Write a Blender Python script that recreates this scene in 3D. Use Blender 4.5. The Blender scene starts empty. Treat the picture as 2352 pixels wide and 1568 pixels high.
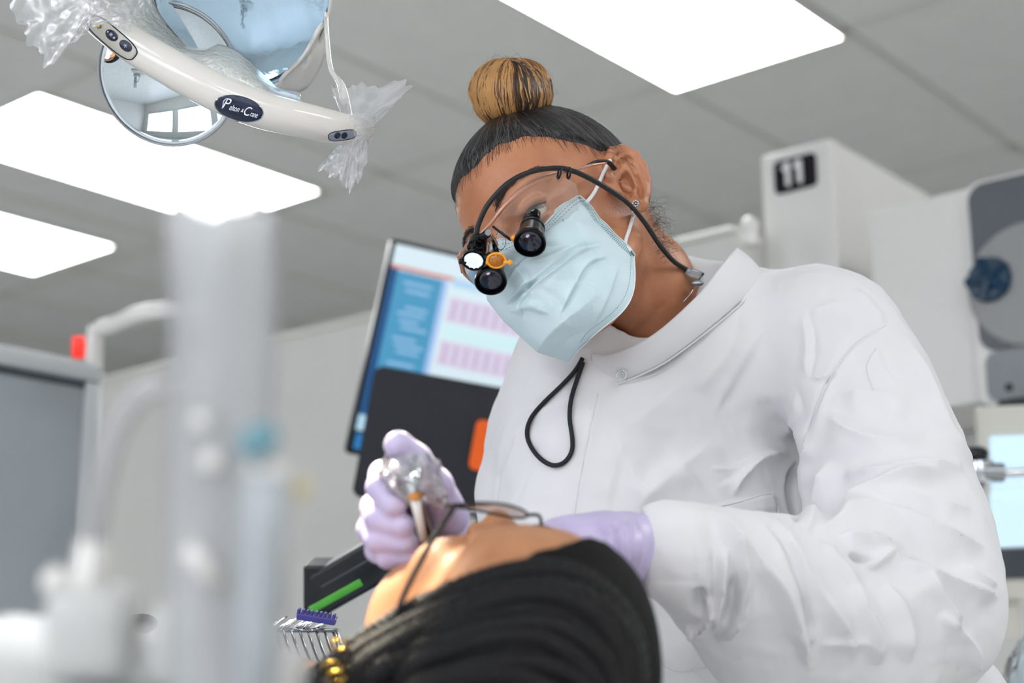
import bpy, bmesh, math, random
import numpy as np
import openvdb
from mathutils import Vector, Matrix
from mathutils.bvhtree import BVHTree

random.seed(7); RNG = np.random.default_rng(7)
SC = bpy.context.scene; COL = SC.collection
# ------------------------------------------------------------------ camera, world, exposure
FPX = 3500.0; PITCH = math.radians(13.93); ROLL = math.radians(-0.36); YAW = math.radians(50.15); CAMZ = 1.0
RC = np.array(Matrix.Rotation(math.pi/2+PITCH, 3, 'X') @ Matrix.Rotation(ROLL, 3, 'Z'))
CL = np.array([0.0, 0.0, CAMZ])
cd = bpy.data.cameras.new('camera'); cam = bpy.data.objects.new('camera', cd); COL.objects.link(cam)
cam.matrix_world = Matrix.Translation(CL) @ Matrix(RC.tolist()).to_4x4()
cd.sensor_width = 36; cd.lens = FPX/2352*36; cd.clip_start = 0.02; cd.clip_end = 60
cd.dof.use_dof = True; cd.dof.focus_distance = 1.42; cd.dof.aperture_fstop = 3.3
SC.camera = cam
SC.view_settings.view_transform = 'Standard'; SC.view_settings.look = 'None'
SC.view_settings.gamma = 1; SC.view_settings.use_curve_mapping = False; SC.view_settings.exposure = 0.27
SC.cycles.use_denoising = True; SC.cycles.max_bounces = 6; SC.cycles.diffuse_bounces = 3; SC.cycles.glossy_bounces = 3; SC.cycles.transparent_max_bounces = 14; SC.cycles.use_adaptive_sampling = True; SC.cycles.adaptive_threshold = .08; SC.cycles.adaptive_min_samples = 12
SC.cycles.caustics_reflective = False; SC.cycles.caustics_refractive = False; SC.cycles.sample_clamp_indirect = 6
wd = bpy.data.worlds.new('world'); SC.world = wd; wd.use_nodes = True
wd.node_tree.nodes['Background'].inputs[0].default_value = (.8, .85, .9, 1); wd.node_tree.nodes['Background'].inputs[1].default_value = .25
PANEL_POWER = 11.0      # radiance of the lit ceiling troffers
CEIL_Z = CAMZ+1.91
A2 = np.array([math.cos(YAW), math.sin(YAW)]); B2 = np.array([-A2[1], A2[0]])
def G(a, b, z): return np.array([a*A2[0]+b*B2[0], a*A2[1]+b*B2[1], z])

# ------------------------------------------------------------------ coordinates
def P(px, py, D):                      # point seen at a pixel, D metres deep, in camera axes (x right, y up, z towards camera)
    return np.array([(px-1176)/FPX*D, (784-py)/FPX*D, -D])
def c2w(v): return np.asarray(v, float) @ RC.T + CL
def w2c(v): return (np.asarray(v, float)-CL) @ RC
def PW(px, py, D): return c2w(P(px, py, D))
def proj(C):
    D = -C[:, 2]; return 1176+FPX*C[:, 0]/D, 784-FPX*C[:, 1]/D
def srgb(r, g, b):
    f = lambda u: (u/12.92 if u <= .04045 else ((u+.055)/1.055)**2.4)
    return (f(r/255), f(g/255), f(b/255), 1)

# ------------------------------------------------------------------ materials
def mat(name, col, rough=.5, metal=0., noise=0., nscale=20., bump=0., bscale=60., emit=0., ecol=None, coat=0., sss=0., col2=None, spec=.5, stretch=None, sheen=0.):
    m = bpy.data.materials.new(name); m.use_nodes = True; nt = m.node_tree; b = nt.nodes['Principled BSDF']
    b.inputs['Base Color'].default_value = col; b.inputs['Roughness'].default_value = rough; b.inputs['Metallic'].default_value = metal
    b.inputs['Coat Weight'].default_value = coat; b.inputs['Coat Roughness'].default_value = .08; b.inputs['Specular IOR Level'].default_value = spec
    if sheen: b.inputs['Sheen Weight'].default_value = sheen
    if sss:
        b.inputs['Subsurface Weight'].default_value = sss; b.inputs['Subsurface Radius'].default_value = (1, .35, .2); b.inputs['Subsurface Scale'].default_value = .006
    if emit:
        b.inputs['Emission Color'].default_value = ecol or col; b.inputs['Emission Strength'].default_value = emit
    tc = nt.nodes.new('ShaderNodeTexCoord'); src = tc.outputs['Object']
    if stretch:
        mp = nt.nodes.new('ShaderNodeMapping'); mp.inputs['Scale'].default_value = stretch; nt.links.new(src, mp.inputs[0]); src = mp.outputs[0]
    if noise:
        n = nt.nodes.new('ShaderNodeTexNoise'); n.inputs['Scale'].default_value = nscale; n.inputs['Detail'].default_value = 5; nt.links.new(src, n.inputs['Vector'])
        r = nt.nodes.new('ShaderNodeValToRGB'); r.color_ramp.elements[0].position = .3; r.color_ramp.elements[1].position = .7
        k = col2 or tuple(x*(1-noise) for x in col[:3])+(1,)
        r.color_ramp.elements[0].color = k; r.color_ramp.elements[1].color = col
        nt.links.new(n.outputs[0], r.inputs[0]); nt.links.new(r.outputs[0], b.inputs['Base Color'])
    if bump:
        n = nt.nodes.new('ShaderNodeTexNoise'); n.inputs['Scale'].default_value = bscale; n.inputs['Detail'].default_value = 6; nt.links.new(src, n.inputs['Vector'])
        bp = nt.nodes.new('ShaderNodeBump'); bp.inputs['Strength'].default_value = 1; bp.inputs['Distance'].default_value = bump
        nt.links.new(n.outputs[0], bp.inputs['Height']); nt.links.new(bp.outputs[0], b.inputs['Normal'])
    return m
def clear(name, col, alpha, rough=.15, tcol=(1, 1, 1, 1), gloss=.5, trans=0., bump=0.):
    """thin see-through film or lens: part transparent, part diffuse/glossy"""
    m = bpy.data.materials.new(name); m.use_nodes = True; nt = m.node_tree; N = nt.nodes; L = nt.links
    N.remove(N['Principled BSDF']); out = N['Material Output']
    t = N.new('ShaderNodeBsdfTransparent'); t.inputs[0].default_value = tcol
    d = N.new('ShaderNodeBsdfDiffuse'); d.inputs[0].default_value = col
    tr = N.new('ShaderNodeBsdfTranslucent'); tr.inputs[0].default_value = col
    md = N.new('ShaderNodeMixShader'); md.inputs[0].default_value = trans; L.new(d.outputs[0], md.inputs[1]); L.new(tr.outputs[0], md.inputs[2])
    a = N.new('ShaderNodeMixShader'); a.inputs[0].default_value = alpha; L.new(t.outputs[0], a.inputs[1]); L.new(md.outputs[0], a.inputs[2])
    g = N.new('ShaderNodeBsdfGlossy'); g.inputs[1].default_value = rough
    f = N.new('ShaderNodeFresnel'); f.inputs[0].default_value = 1.5
    mu = N.new('ShaderNodeMath'); mu.operation = 'MULTIPLY'; mu.inputs[1].default_value = gloss*2; mu.use_clamp = True; L.new(f.outputs[0], mu.inputs[0])
    b = N.new('ShaderNodeMixShader'); L.new(mu.outputs[0], b.inputs[0]); L.new(a.outputs[0], b.inputs[1]); L.new(g.outputs[0], b.inputs[2])
    if bump:
        n = N.new('ShaderNodeTexNoise'); n.inputs['Scale'].default_value = 60; n.inputs['Detail'].default_value = 3
        tc = N.new('ShaderNodeTexCoord'); L.new(tc.outputs['Object'], n.inputs['Vector'])
        bp = N.new('ShaderNodeBump'); bp.inputs['Distance'].default_value = bump; L.new(n.outputs[0], bp.inputs['Height']); L.new(bp.outputs[0], g.inputs['Normal']); L.new(bp.outputs[0], f.inputs['Normal'])
    L.new(b.outputs[0], out.inputs[0]); return m

# ------------------------------------------------------------------ objects
WL = {}
def link(o): COL.objects.link(o); return o
def tag(o, label=None, cat=None, group=None, kind=None):
    for k, v in (('label', label), ('category', cat), ('group', group), ('kind', kind)):
        if v: o[k] = v
    return o
def thing(name, label, cat, loc, group=None):
    o = link(bpy.data.objects.new(name, None)); o.location = Vector(loc); o.empty_display_size = .05; WL[o.name] = np.array(loc, float)
    return tag(o, label, cat, group)
def obj(name, mesh, m, parent=None, smooth=True, origin=None, autos=None, label=None):
    """mesh = (V,F) in world space; linked as one object, origin at its base or its parent's"""
    V, F = mesh; V = np.asarray(V, float)
    if parent is not None: o0 = WL[parent.name]
    elif origin is not None: o0 = np.array(origin, float)
    else:
        o0 = (V.min(0)+V.max(0))/2; o0[2] = V[:, 2].min()
    me = bpy.data.meshes.new(name)
    Vl = V-o0
    if isinstance(F, np.ndarray) and F.ndim == 2:
        k = F.shape[1]; me.vertices.add(len(Vl)); me.vertices.foreach_set('co', Vl.astype(np.float32).ravel())
        me.loops.add(F.size); me.loops.foreach_set('vertex_index', F.astype(np.int32).ravel())
        me.polygons.add(len(F)); me.polygons.foreach_set('loop_start', np.arange(0, F.size, k, dtype=np.int32))
        me.update(calc_edges=True); me.validate()
    else:
        me.from_pydata(Vl.tolist(), [], [list(map(int, f)) for f in F]); me.update()
    if smooth: me.polygons.foreach_set('use_smooth', [True]*len(me.polygons))
    for q in (m if isinstance(m, (list, tuple)) else [m]): me.materials.append(q)
    o = link(bpy.data.objects.new(name, me))
    if smooth and autos:
        md = o.modifiers.new('es', 'EDGE_SPLIT'); md.split_angle = math.radians(autos)
    if parent is not None: o.parent = parent
    else: o.location = Vector(o0)
    WL[o.name] = o0
    if label: o['label'] = label
    return o
def w(mesh): return (c2w(mesh[0]), mesh[1])
def struct(name, mesh, m, parent=None, smooth=False, **k):
    o = obj(name, mesh, m, parent, smooth, **k)
    if parent is None: o['kind'] = 'structure'
    return o
def merge(*ms):
    V = []; F = []; n = 0
    for v, f in ms:
        V.append(np.asarray(v, float)); F += [[int(i)+n for i in q] for q in f]; n += len(v)
    return np.vstack(V), F

# ------------------------------------------------------------------ shapes
def box(c, s, ax=None, bevel=0., seg=2):
    bm = bmesh.new(); bmesh.ops.create_cube(bm, size=1)
    for v in bm.verts: v.co = Vector((v.co[0]*s[0], v.co[1]*s[1], v.co[2]*s[2]))
    if bevel: bmesh.ops.bevel(bm, geom=bm.edges[:], offset=bevel, segments=seg, affect='EDGES', profile=.5)
    V = np.array([v.co[:] for v in bm.verts]); bm.verts.index_update(); F = [[v.index for v in f.verts] for f in bm.faces]; bm.free()
    if ax is not None: V = V @ np.array(ax, float)      # rows of ax = the three axes
    return V+np.array(c), F
AXG = np.array([G(1, 0, 0), G(0, 1, 0), [0, 0, 1]])
def gbox(a0, a1, b0, b1, z0, z1, bevel=0., seg=2):
    return box(G((a0+a1)/2, (b0+b1)/2, (z0+z1)/2), (a1-a0, b1-b0, z1-z0), AXG, bevel, seg)
def smoothpath(pts, n, closed=False):
    p = np.array(pts, float); m = len(p)
    if closed: q = np.vstack([p[-1], p, p[0], p[1]])
    else: q = np.vstack([2*p[0]-p[1], p, 2*p[-1]-p[-2]])
    segs = m if closed else m-1
    out = []
    for u in np.linspace(0, segs, n, endpoint=not closed):
        i = min(int(u), segs-1); t = u-i; a, b, c, d = q[i], q[i+1], q[i+2], q[i+3]
        out.append(.5*((2*b)+(-a+c)*t+(2*a-5*b+4*c-d)*t*t+(-a+3*b-3*c+d)*t**3))
    return np.array(out)
def unit(v): v = np.asarray(v, float); return v/(np.linalg.norm(v)+1e-12)
def tube(path, r, n=10, closed=False, caps=True, up=None, flat=None, twist=0.):
    p = np.array(path, float); m = len(p); r = np.broadcast_to(np.asarray(r, float), (m,)) if np.ndim(r) < 2 else np.asarray(r)
    T = np.gradient(p, axis=0) if not closed else np.roll(p, -1, 0)-np.roll(p, 1, 0)
    T /= np.linalg.norm(T, axis=1)[:, None]+1e-12
    u = np.array(up if up is not None else ([0, 0, 1] if abs(T[0][2]) < .9 else [1, 0, 0]), float)
    V = []; f2 = flat if flat is not None else 1.
    for i in range(m):
        u = u-T[i]*np.dot(u, T[i]); u = unit(u)
        if up is not None and closed is False: uu = unit(np.array(up)-T[i]*np.dot(up, T[i])); u = uu
        v = np.cross(T[i], u); fl = f2[i] if np.ndim(f2) else f2
        a = np.arange(n)*2*math.pi/n + twist*i
        V.append(p[i]+r[i]*(np.cos(a)[:, None]*u+np.sin(a)[:, None]*v*fl))
    V = np.vstack(V); F = []
    for i in range(m if closed else m-1):
        j = (i+1) % m
        for k in range(n):
            k2 = (k+1) % n; F.append([i*n+k, i*n+k2, j*n+k2, j*n+k])
    if caps and not closed: F.append(list(range(n))[::-1]); F.append([(m-1)*n+k for k in range(n)])
    return V, F
def lathe(prof, c, axis, n=32, up=None, sx=1., sy=1.):
    """prof = [(radius, height)...] about axis from c"""
    ax = unit(axis); u = np.array(up if up is not None else ([0, 0, 1] if abs(ax[2]) < .9 else [1, 0, 0]), float); u = unit(u-ax*np.dot(u, ax)); v = np.cross(ax, u)
    a = np.arange(n)*2*math.pi/n; V = []; F = []
    for r, h in prof: V.append(np.array(c)+ax*h+max(r, 1e-5)*(np.cos(a)[:, None]*u*sx+np.sin(a)[:, None]*v*sy))
    for i in range(len(prof)-1):
        for k in range(n): k2 = (k+1) % n; F.append([i*n+k, i*n+k2, (i+1)*n+k2, (i+1)*n+k])
    F.append(list(range(n))[::-1]); F.append([(len(prof)-1)*n+k for k in range(n)])
    return np.vstack(V), F
def slab(poly, thick, n=None):
    """closed 3-D polygon (roughly planar) given thickness along its normal"""
    p = np.array(poly, float); c = p.mean(0)
    if n is None:
        n = np.zeros(3)
        for i in range(len(p)): n += np.cross(p[i]-c, p[(i+1) % len(p)]-c)
    n = unit(n); m = len(p); V = np.vstack([p, p-n*thick])
    F = [list(range(m)), list(range(2*m-1, m-1, -1))]+[[i, i+m, (i+1) % m+m, (i+1) % m] for i in range(m)]
    return V, F
def rrect(w_, h_, r, k=6):
    out = []
    for cx, cy, a0 in ((w_/2-r, h_/2-r, 0), (-w_/2+r, h_/2-r, 90), (-w_/2+r, -h_/2+r, 180), (w_/2-r, -h_/2+r, 270)):
        for i in range(k+1): a = math.radians(a0+90*i/k); out.append((cx+r*math.cos(a), cy+r*math.sin(a)))
    return np.array(out)
def plate(c, ux, uy, w_, h_, r, thick):
    q = rrect(w_, h_, r); return slab(np.array(c)+q[:, :1]*np.array(ux)+q[:, 1:]*np.array(uy), thick)
def ellip(c, rad, R=None, n=24, m=14):
    V = []; F = []
    for i in range(m+1):
        th = math.pi*i/m
        for k in range(n): a = 2*math.pi*k/n; V.append((math.sin(th)*math.cos(a)*rad[0], math.sin(th)*math.sin(a)*rad[1], math.cos(th)*rad[2]))
    V = np.array(V)
    if R is not None: V = V @ np.array(R)
    for i in range(m):
        for k in range(n): k2 = (k+1) % n; F.append([i*n+k, (i+1)*n+k, (i+1)*n+k2, i*n+k2])
    return V+np.array(c), F
def grid(fn, nu, nv, closeu=False):
    V = [fn(i/(nu if closeu else nu-1), j/(nv-1)) for i in range(nu) for j in range(nv)]; F = []
    for i in range(nu if closeu else nu-1):
        i2 = (i+1) % nu
        for j in range(nv-1): F.append([i*nv+j, i2*nv+j, i2*nv+j+1, i*nv+j+1])
    return np.array(V, float), F
def thicken(mesh, t):
    V, F = mesh; N = vnormals(V, F); n = len(V); E = {}
    for f in F:
        for a, b in zip(f, f[1:]+f[:1]): E[(a, b)] = 1
    G_ = [[a, b] for (a, b) in E if (b, a) not in E]
    F2 = list(F)+[[i+n for i in f[::-1]] for f in F]+[[b, a, a+n, b+n] for a, b in G_]
    return np.vstack([V, V-N*t]), F2
def vnormals(V, F):
    F4 = np.array([f if len(f) == 4 else list(f)+[f[-1]]*(4-len(f)) for f in F]) if not isinstance(F, np.ndarray) else F
    a, b, c, d = (V[F4[:, i]] for i in (0, 1, 2, F4.shape[1]-1)); n = np.cross(c-a, d-b); N = np.zeros_like(V)
    for i in range(F4.shape[1]):
        for k in range(3): N[:, k] += np.bincount(F4[:, i], n[:, k], len(V))
    return N/(np.linalg.norm(N, axis=1)[:, None]+1e-12)

# ------------------------------------------------------------------ signed-distance modelling
f4 = np.float32
def smin(a, b, k): h = np.clip(.5+.5*(b-a)/k, 0, 1); return b+(a-b)*h-k*h*(1-h)
def smax(a, b, k): return -smin(-a, -b, k)
def s_ell(X, Y, Z, c, r, R=None):
    x, y, z = X-c[0], Y-c[1], Z-c[2]
    if R is not None: R = np.array(R); x, y, z = (R[0, 0]*x+R[0, 1]*y+R[0, 2]*z), (R[1, 0]*x+R[1, 1]*y+R[1, 2]*z), (R[2, 0]*x+R[2, 1]*y+R[2, 2]*z)
    k0 = np.sqrt((x/r[0])**2+(y/r[1])**2+(z/r[2])**2); k1 = np.sqrt((x/r[0]**2)**2+(y/r[1]**2)**2+(z/r[2]**2)**2)
    return k0*(k0-1)/(k1+1e-9)
def s_sph(X, Y, Z, c, r): return np.sqrt((X-c[0])**2+(Y-c[1])**2+(Z-c[2])**2)-r
def s_cap(X, Y, Z, a, b, ra, rb):
    a = np.asarray(a, float); b = np.asarray(b, float); d = b-a; L = float(d@d)+1e-12
    t = np.clip(((X-a[0])*d[0]+(Y-a[1])*d[1]+(Z-a[2])*d[2])/L, 0, 1)
    return np.sqrt((X-a[0]-t*d[0])**2+(Y-a[1]-t*d[1])**2+(Z-a[2]-t*d[2])**2)-(ra+(rb-ra)*t)
def chain(X, Y, Z, pts, k=.006):
    """pts: [(vec3, r)...]"""
    f = None
    for (a, ra), (b, rb) in zip(pts, pts[1:]):
        s = s_cap(X, Y, Z, a, b, ra, rb); f = s if f is None else smin(f, s, k)
    return f
def sdfmesh(fn, lo, hi, h):
    ax = [np.arange(lo[i], hi[i]+h, h, dtype=f4) for i in range(3)]
    X, Y, Z = np.meshgrid(*ax, indexing='ij', sparse=True)
    D = np.array(np.broadcast_to(fn(X, Y, Z), [len(a) for a in ax]), dtype=f4)
    D[0] = D[-1] = h; D[:, 0] = D[:, -1] = h; D[:, :, 0] = D[:, :, -1] = h
    g = openvdb.FloatGrid(1.0); g.copyFromArray(np.clip(D, -4*h, 4*h))
    V, F = g.convertToQuads(0.0); V = V*h+np.array([a[0] for a in ax])
    F = np.array(F, int); F = F[:, ::-1] if outward(V, F) < 0 else F
    return V.astype(float), F
def outward(V, F):
    a, b, c, d = (V[F[:, i]] for i in range(4)); n = np.cross(c-a, d-b); m = (a+b+c+d)/4-V.mean(0); return float((n*m).sum())
def relax(V, F, it=2, k=.5):
    for _ in range(it):
        S = np.zeros_like(V); n = np.zeros(len(V))
        for i in range(F.shape[1]):
            j = F[:, (i+1) % F.shape[1]]
            for q in range(3): S[:, q] += np.bincount(F[:, i], V[j, q], len(V))+np.bincount(j, V[F[:, i], q], len(V))
            n += np.bincount(F[:, i], None, len(V))+np.bincount(j, None, len(V))
        V = V+k*(S/n[:, None]-V)
    return V
def subdiv(V, F):
    """one linear quad subdivision, then a light relax"""
    n = len(V); e = np.sort(np.stack([F, np.roll(F, -1, 1)], -1).reshape(-1, 2), 1)
    key = e[:, 0]*n+e[:, 1]; uq, inv = np.unique(key, return_inverse=True); em = (V[uq//n]+V[uq % n])/2; inv = inv.reshape(-1, 4)+n
    fc = V[F].mean(1); fi = np.arange(len(F))+n+len(uq); V2 = np.vstack([V, em, fc])
    F2 = np.concatenate([np.stack([F[:, i], inv[:, i], fi, inv[:, i-1]], 1) for i in range(4)])
    return relax(V2, F2, 1, .5), F2
def dpoly(u, v, pts):
    """distance in px to a polyline, signed side, and run 0..1 along it"""
    pts = np.array(pts, float); best = np.full(len(u), 1e9); sd = np.zeros(len(u)); run = np.zeros(len(u))
    L = np.hypot(*(pts[1:]-pts[:-1]).T); tot = L.sum(); acc = 0
    for i in range(len(pts)-1):
        a, b = pts[i], pts[i+1]; d = b-a; l2 = d@d+1e-9
        t = np.clip(((u-a[0])*d[0]+(v-a[1])*d[1])/l2, 0, 1); ex = u-a[0]-t*d[0]; ey = v-a[1]-t*d[1]; dd = np.hypot(ex, ey); k = dd < best
        best = np.where(k, dd, best); sd = np.where(k, np.sign(d[0]*ey-d[1]*ex)*dd, sd); run = np.where(k, (acc+t*L[i])/tot, run); acc += L[i]
    return best, sd, run
def sculpt(V, F, strokes, facing=.1):
    """carve folds: each stroke is (polyline in px, width px, height m, mode[, d0, d1])  modes: r ridge/groove, s one-sided fold, e even (no end fade)"""
    N = vnormals(V, F); u, v = proj(V); vd = -V/np.linalg.norm(V, axis=1)[:, None]; fc = (N*vd).sum(1); dep = -V[:, 2]
    disp = np.zeros(len(V))
    for st in strokes:
        pts, wd_, h, mode = st[:4]; q = smoothpath([list(p)+[0] for p in pts], max(2, 5*len(pts)))[:, :2] if len(pts) > 2 else np.array(pts, float)
        lo = q.min(0)-3*wd_; hi = q.max(0)+3*wd_
        k = np.where((u > lo[0]) & (u < hi[0]) & (v > lo[1]) & (v < hi[1]) & (fc > facing) & ((dep > st[4]) & (dep < st[5]) if len(st) > 4 else True))[0]
        if not len(k): continue
        d, sd, run = dpoly(u[k], v[k], q); fade = 1. if mode.endswith('e') else np.clip(np.minimum(run, 1-run)*5, 0, 1)**.7
        wv = wd_*(1. if mode.endswith('e') else (.45+.55*np.clip(np.minimum(run, 1-run)*4, 0, 1)))
        if mode[0] == 'f': disp[k] += h*fade*np.exp(-np.sqrt(sd**2+(wd_*.10)**2)/np.where(sd > 0, wv, wv*.45))
        elif mode[0] == 'r': disp[k] += h*fade*np.exp(-(d/wv)**2)
        else: disp[k] += h*fade*np.tanh(sd/(wv*.30))*np.where(sd > 0, np.exp(-(sd/(wv*1.5))**2), .75*np.exp(-(sd/(wv*.8))**2))
    return V+N*disp[:, None]
def inpoly(u, v, poly):
    r = np.zeros(len(u), bool); n = len(poly)
    for i in range(n):
        x1, y1 = poly[i]; x2, y2 = poly[(i+1) % n]
        if y1 == y2: continue
        k = ((y1 > v) != (y2 > v)) & (u < (x2-x1)*(v-y1)/(y2-y1)+x1); r ^= k
    return r
def raise_poly(V, F, poly, h, soft=3., d0=0, d1=9):
    N = vnormals(V, F); u, v = proj(V); fc = (N*(-V/np.linalg.norm(V, axis=1)[:, None])).sum(1); p = np.array(poly, float)
    d, _, _ = dpoly(u, v, np.vstack([p, p[:1]])); s = np.where(inpoly(u, v, p), d, -d); D = -V[:, 2]
    a = np.clip(s/soft*.5+.5, 0, 1)*(fc > .05)*(D > d0)*(D < d1)
    return V+N*(h*a)[:, None]
def text(name, body, size, m, parent, c, ux, uy, ext=.0004, shear=0., scale=1., font=None):
    cu = bpy.data.curves.new(name, 'FONT'); cu.body = body; cu.size = size; cu.extrude = ext; cu.align_x = 'CENTER'; cu.align_y = 'CENTER'; cu.shear = shear
    cu.materials.append(m); o = link(bpy.data.objects.new(name, cu)); ux = unit(ux); uy = unit(np.array(uy)-ux*np.dot(ux, uy)); uz = np.cross(ux, uy)
    M = np.eye(4); M[:3, 0] = ux*scale; M[:3, 1] = uy; M[:3, 2] = uz; M[:3, 3] = np.array(c)-(WL[parent.name] if parent is not None else 0)
    if parent is not None: o.parent = parent
    bpy.context.view_layer.update(); me = bpy.data.meshes.new_from_object(o); me.name = name; r_ = link(bpy.data.objects.new(name, me)); r_.parent = o.parent; r_.matrix_local = Matrix(M.tolist())
    bpy.data.objects.remove(o); r_.name = name; WL[r_.name] = np.array(c); return r_
CR, CU, CF = c2w(np.array([1, 0, 0]))-CL, c2w(np.array([0, 1, 0]))-CL, c2w(np.array([0, 0, 1]))-CL   # camera right/up/towards, world
# ================================================================== ROOM
def ray(px, py): return c2w(P(px, py, 1.0))-CL
def hitZ(px, py, z): r = ray(px, py); return CL+r*((z-CL[2])/r[2])
def hitA(px, py, a): r = ray(px, py); n = G(1, 0, 0); return CL+r*((a-CL@n)/(r@n))
def hitB(px, py, b): r = ray(px, py); n = G(0, 1, 0); return CL+r*((b-CL@n)/(r@n))
GA, GB, GZ = G(1, 0, 0), G(0, 1, 0), np.array([0, 0, 1.])
M_wall = mat('wall_paint', srgb(225, 224, 219), .6, noise=.04, nscale=3, bump=.0004, bscale=150)
M_ceil = mat('ceiling_tile_paint', srgb(231, 233, 231), .85, noise=.05, nscale=8, bump=.0008, bscale=220)
M_grid = mat('grid_enamel', srgb(222, 221, 217), .5, noise=.04, nscale=5)
M_floor = mat('floor_vinyl', srgb(218, 218, 216), .35, noise=.12, nscale=14, bump=.0003, bscale=200)
M_white = mat('white_laminate', srgb(232, 231, 227), .35, noise=.03, nscale=6)
M_whitepl = mat('white_plastic', srgb(236, 234, 230), .22, noise=.03, nscale=8, coat=.3)
M_cream = mat('cream_enamel', srgb(224, 222, 212), .35, noise=.04, nscale=5)
M_black = mat('black_plastic', srgb(22, 24, 28), .35, noise=.2, nscale=30)
M_blackm = mat('black_metal', srgb(14, 15, 18), .22, .6, noise=.2, nscale=30)
M_chrome = mat('chrome', srgb(225, 228, 232), .12, 1., noise=.05, nscale=10)
M_steel = mat('brushed_steel', srgb(170, 174, 178), .3, 1., noise=.1, nscale=30)
M_gray = mat('gray_fabric_panel', srgb(168, 174, 178), .8, noise=.1, nscale=4, bump=.001, bscale=300)
M_grayr = mat('gray_rim', srgb(196, 200, 202), .4, noise=.05, nscale=8)
M_dark = mat('dark_seal', srgb(70, 76, 84), .6, noise=.1)
M_lit = mat('lit_diffuser', srgb(250, 250, 255), .6, noise=.01, emit=PANEL_POWER, ecol=(.97, .985, 1, 1))
M_lit.cycles.emission_sampling = 'FRONT' if hasattr(M_lit.cycles, 'emission_sampling') else M_lit.cycles.emission_sampling

struct('floor', gbox(-4.5, 10, -4.5, 10, -.1, 0), M_floor)
ce = struct('ceiling', gbox(-4.5, 10, -4.5, 10, CEIL_Z+.03, CEIL_Z+.13), M_ceil)
for n_, a in (('wall_front', gbox(-4.6, -4.5, -4.6, 10.1, 0, CEIL_Z+.03)), ('wall_far', gbox(10, 10.1, -4.6, 10.1, 0, CEIL_Z+.03)),
              ('wall_right', gbox(-4.5, 10, -4.6, -4.5, 0, CEIL_Z+.03)), ('wall_left', gbox(-4.5, 10, 10, 10.1, 0, CEIL_Z+.03))):
    struct(n_, a, M_wall)
# lay-in tiles over the part of the ceiling in view, each a piece of its own, in a slim T-bar grid
tile_me = None; T0a, T0b = 3.70-1.22*3, 2.455-.61*5
for i in range(-1, 9):
    for j in range(0, 18):
        a, b = T0a+1.22*i, T0b+.61*j
        cen = G(a+.61, b+.305, CEIL_Z); q = w2c(cen); D = -q[2]
        if D < 1.5 or a+1.22 > 9.9 or b+.61 > 9.9: continue
        px, py = 1176+FPX*q[0]/D, 784-FPX*q[1]/D
        if not(-900 < px < 3200 and -900 < py): continue
        if tile_me is None:
            t = struct('ceiling_tile', box((0, 0, 0), (1.196, .586, .02), AXG, .004, 1), M_ceil, None); del t['kind']; tile_me = t.data
        else: t = link(bpy.data.objects.new('ceiling_tile', tile_me))
        t.parent = ce; t.location = Vector(cen+np.array([0, 0, .014])-WL[ce.name]); 
        if t.data is tile_me and t.location.length > 0:
            for v in () : pass
# shared tile mesh sits with its base at the origin of the tile
off = np.array([v.co[:] for v in tile_me.vertices]).mean(0)
for v in tile_me.vertices: v.co = v.co-Vector(off)
bars = [gbox(T0a+1.22*i-.012, T0a+1.22*i+.012, -3, 9.9, CEIL_Z, CEIL_Z+.03) for i in range(0, 9)]+[gbox(-4, 9.9, T0b+.61*j-.012, T0b+.61*j+.012, CEIL_Z, CEIL_Z+.03) for j in range(-1, 17)]
struct('ceiling_grid', merge(*bars), M_grid, ce)

def troffer(a, b, label):
    t = thing('ceiling_light', label, 'ceiling light', G(a+.61, b+.305, CEIL_Z-.012), 'ceiling light panels')
    fr = [gbox(a, a+1.22, b, b+.018, CEIL_Z-.012, CEIL_Z+.012), gbox(a, a+1.22, b+.592, b+.61, CEIL_Z-.012, CEIL_Z+.012),
          gbox(a, a+.018, b+.018, b+.592, CEIL_Z-.012, CEIL_Z+.012), gbox(a+1.202, a+1.22, b+.018, b+.592, CEIL_Z-.012, CEIL_Z+.012)]
    obj('frame', merge(*fr), M_grid, t, False)
    obj('diffuser', gbox(a+.016, a+1.204, b+.016, b+.594, CEIL_Z-.010, CEIL_Z-.002, .002, 1), M_lit, t, False)
troffer(2.52, 1.845, 'large lit ceiling panel at the top, right of the hair bun')
troffer(2.437, 3.95, 'lit ceiling panel behind the overhead dental lamp, left side')
troffer(2.35, 5.085, 'small lit ceiling panel at far left, lowest of the three')
for a, b in ((-.4, -1.8), (-2.4, .6), (-2.4, -1.6), (-2.4, 3.0), (2.6, -.9), (2.6, -3.0)):
    troffer(a, b, 'lit ceiling panel outside the view, overhead or behind the camera')

# unseen windows added behind the camera, panes glow for soft frontal light
M_day = mat('bright_overcast_window', srgb(225, 235, 250), .5, emit=2.7, ecol=srgb(238, 241, 250), noise=.02)
for k, (b0, b1) in enumerate(((-3.9, -1.1), (-.7, 2.1), (2.5, 5.3))):
    wn = struct('window_%d' % (k+1), merge(gbox(-4.5, -4.42, b0, b1, .95, 1.01), gbox(-4.5, -4.42, b0, b1, 2.49, 2.55), gbox(-4.5, -4.42, b0, b0+.06, 1.01, 2.49), gbox(-4.5, -4.42, b1-.06, b1, 1.01, 2.49), gbox(-4.5, -4.43, (b0+b1)/2-.025, (b0+b1)/2+.025, 1.01, 2.49)), M_white)
    struct('window_pane', gbox(-4.495, -4.485, b0+.06, b1-.06, 1.01, 2.49), M_day, wn)
# low partition wall behind everything
wb = struct('wall_back', gbox(2.45, 2.55, 1.475, 3.9, 0, 1.915), M_wall)
struct('trim_1', gbox(2.44, 2.56, 1.475, 3.9, 1.915, 1.93, .003, 1), M_cream)
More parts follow.
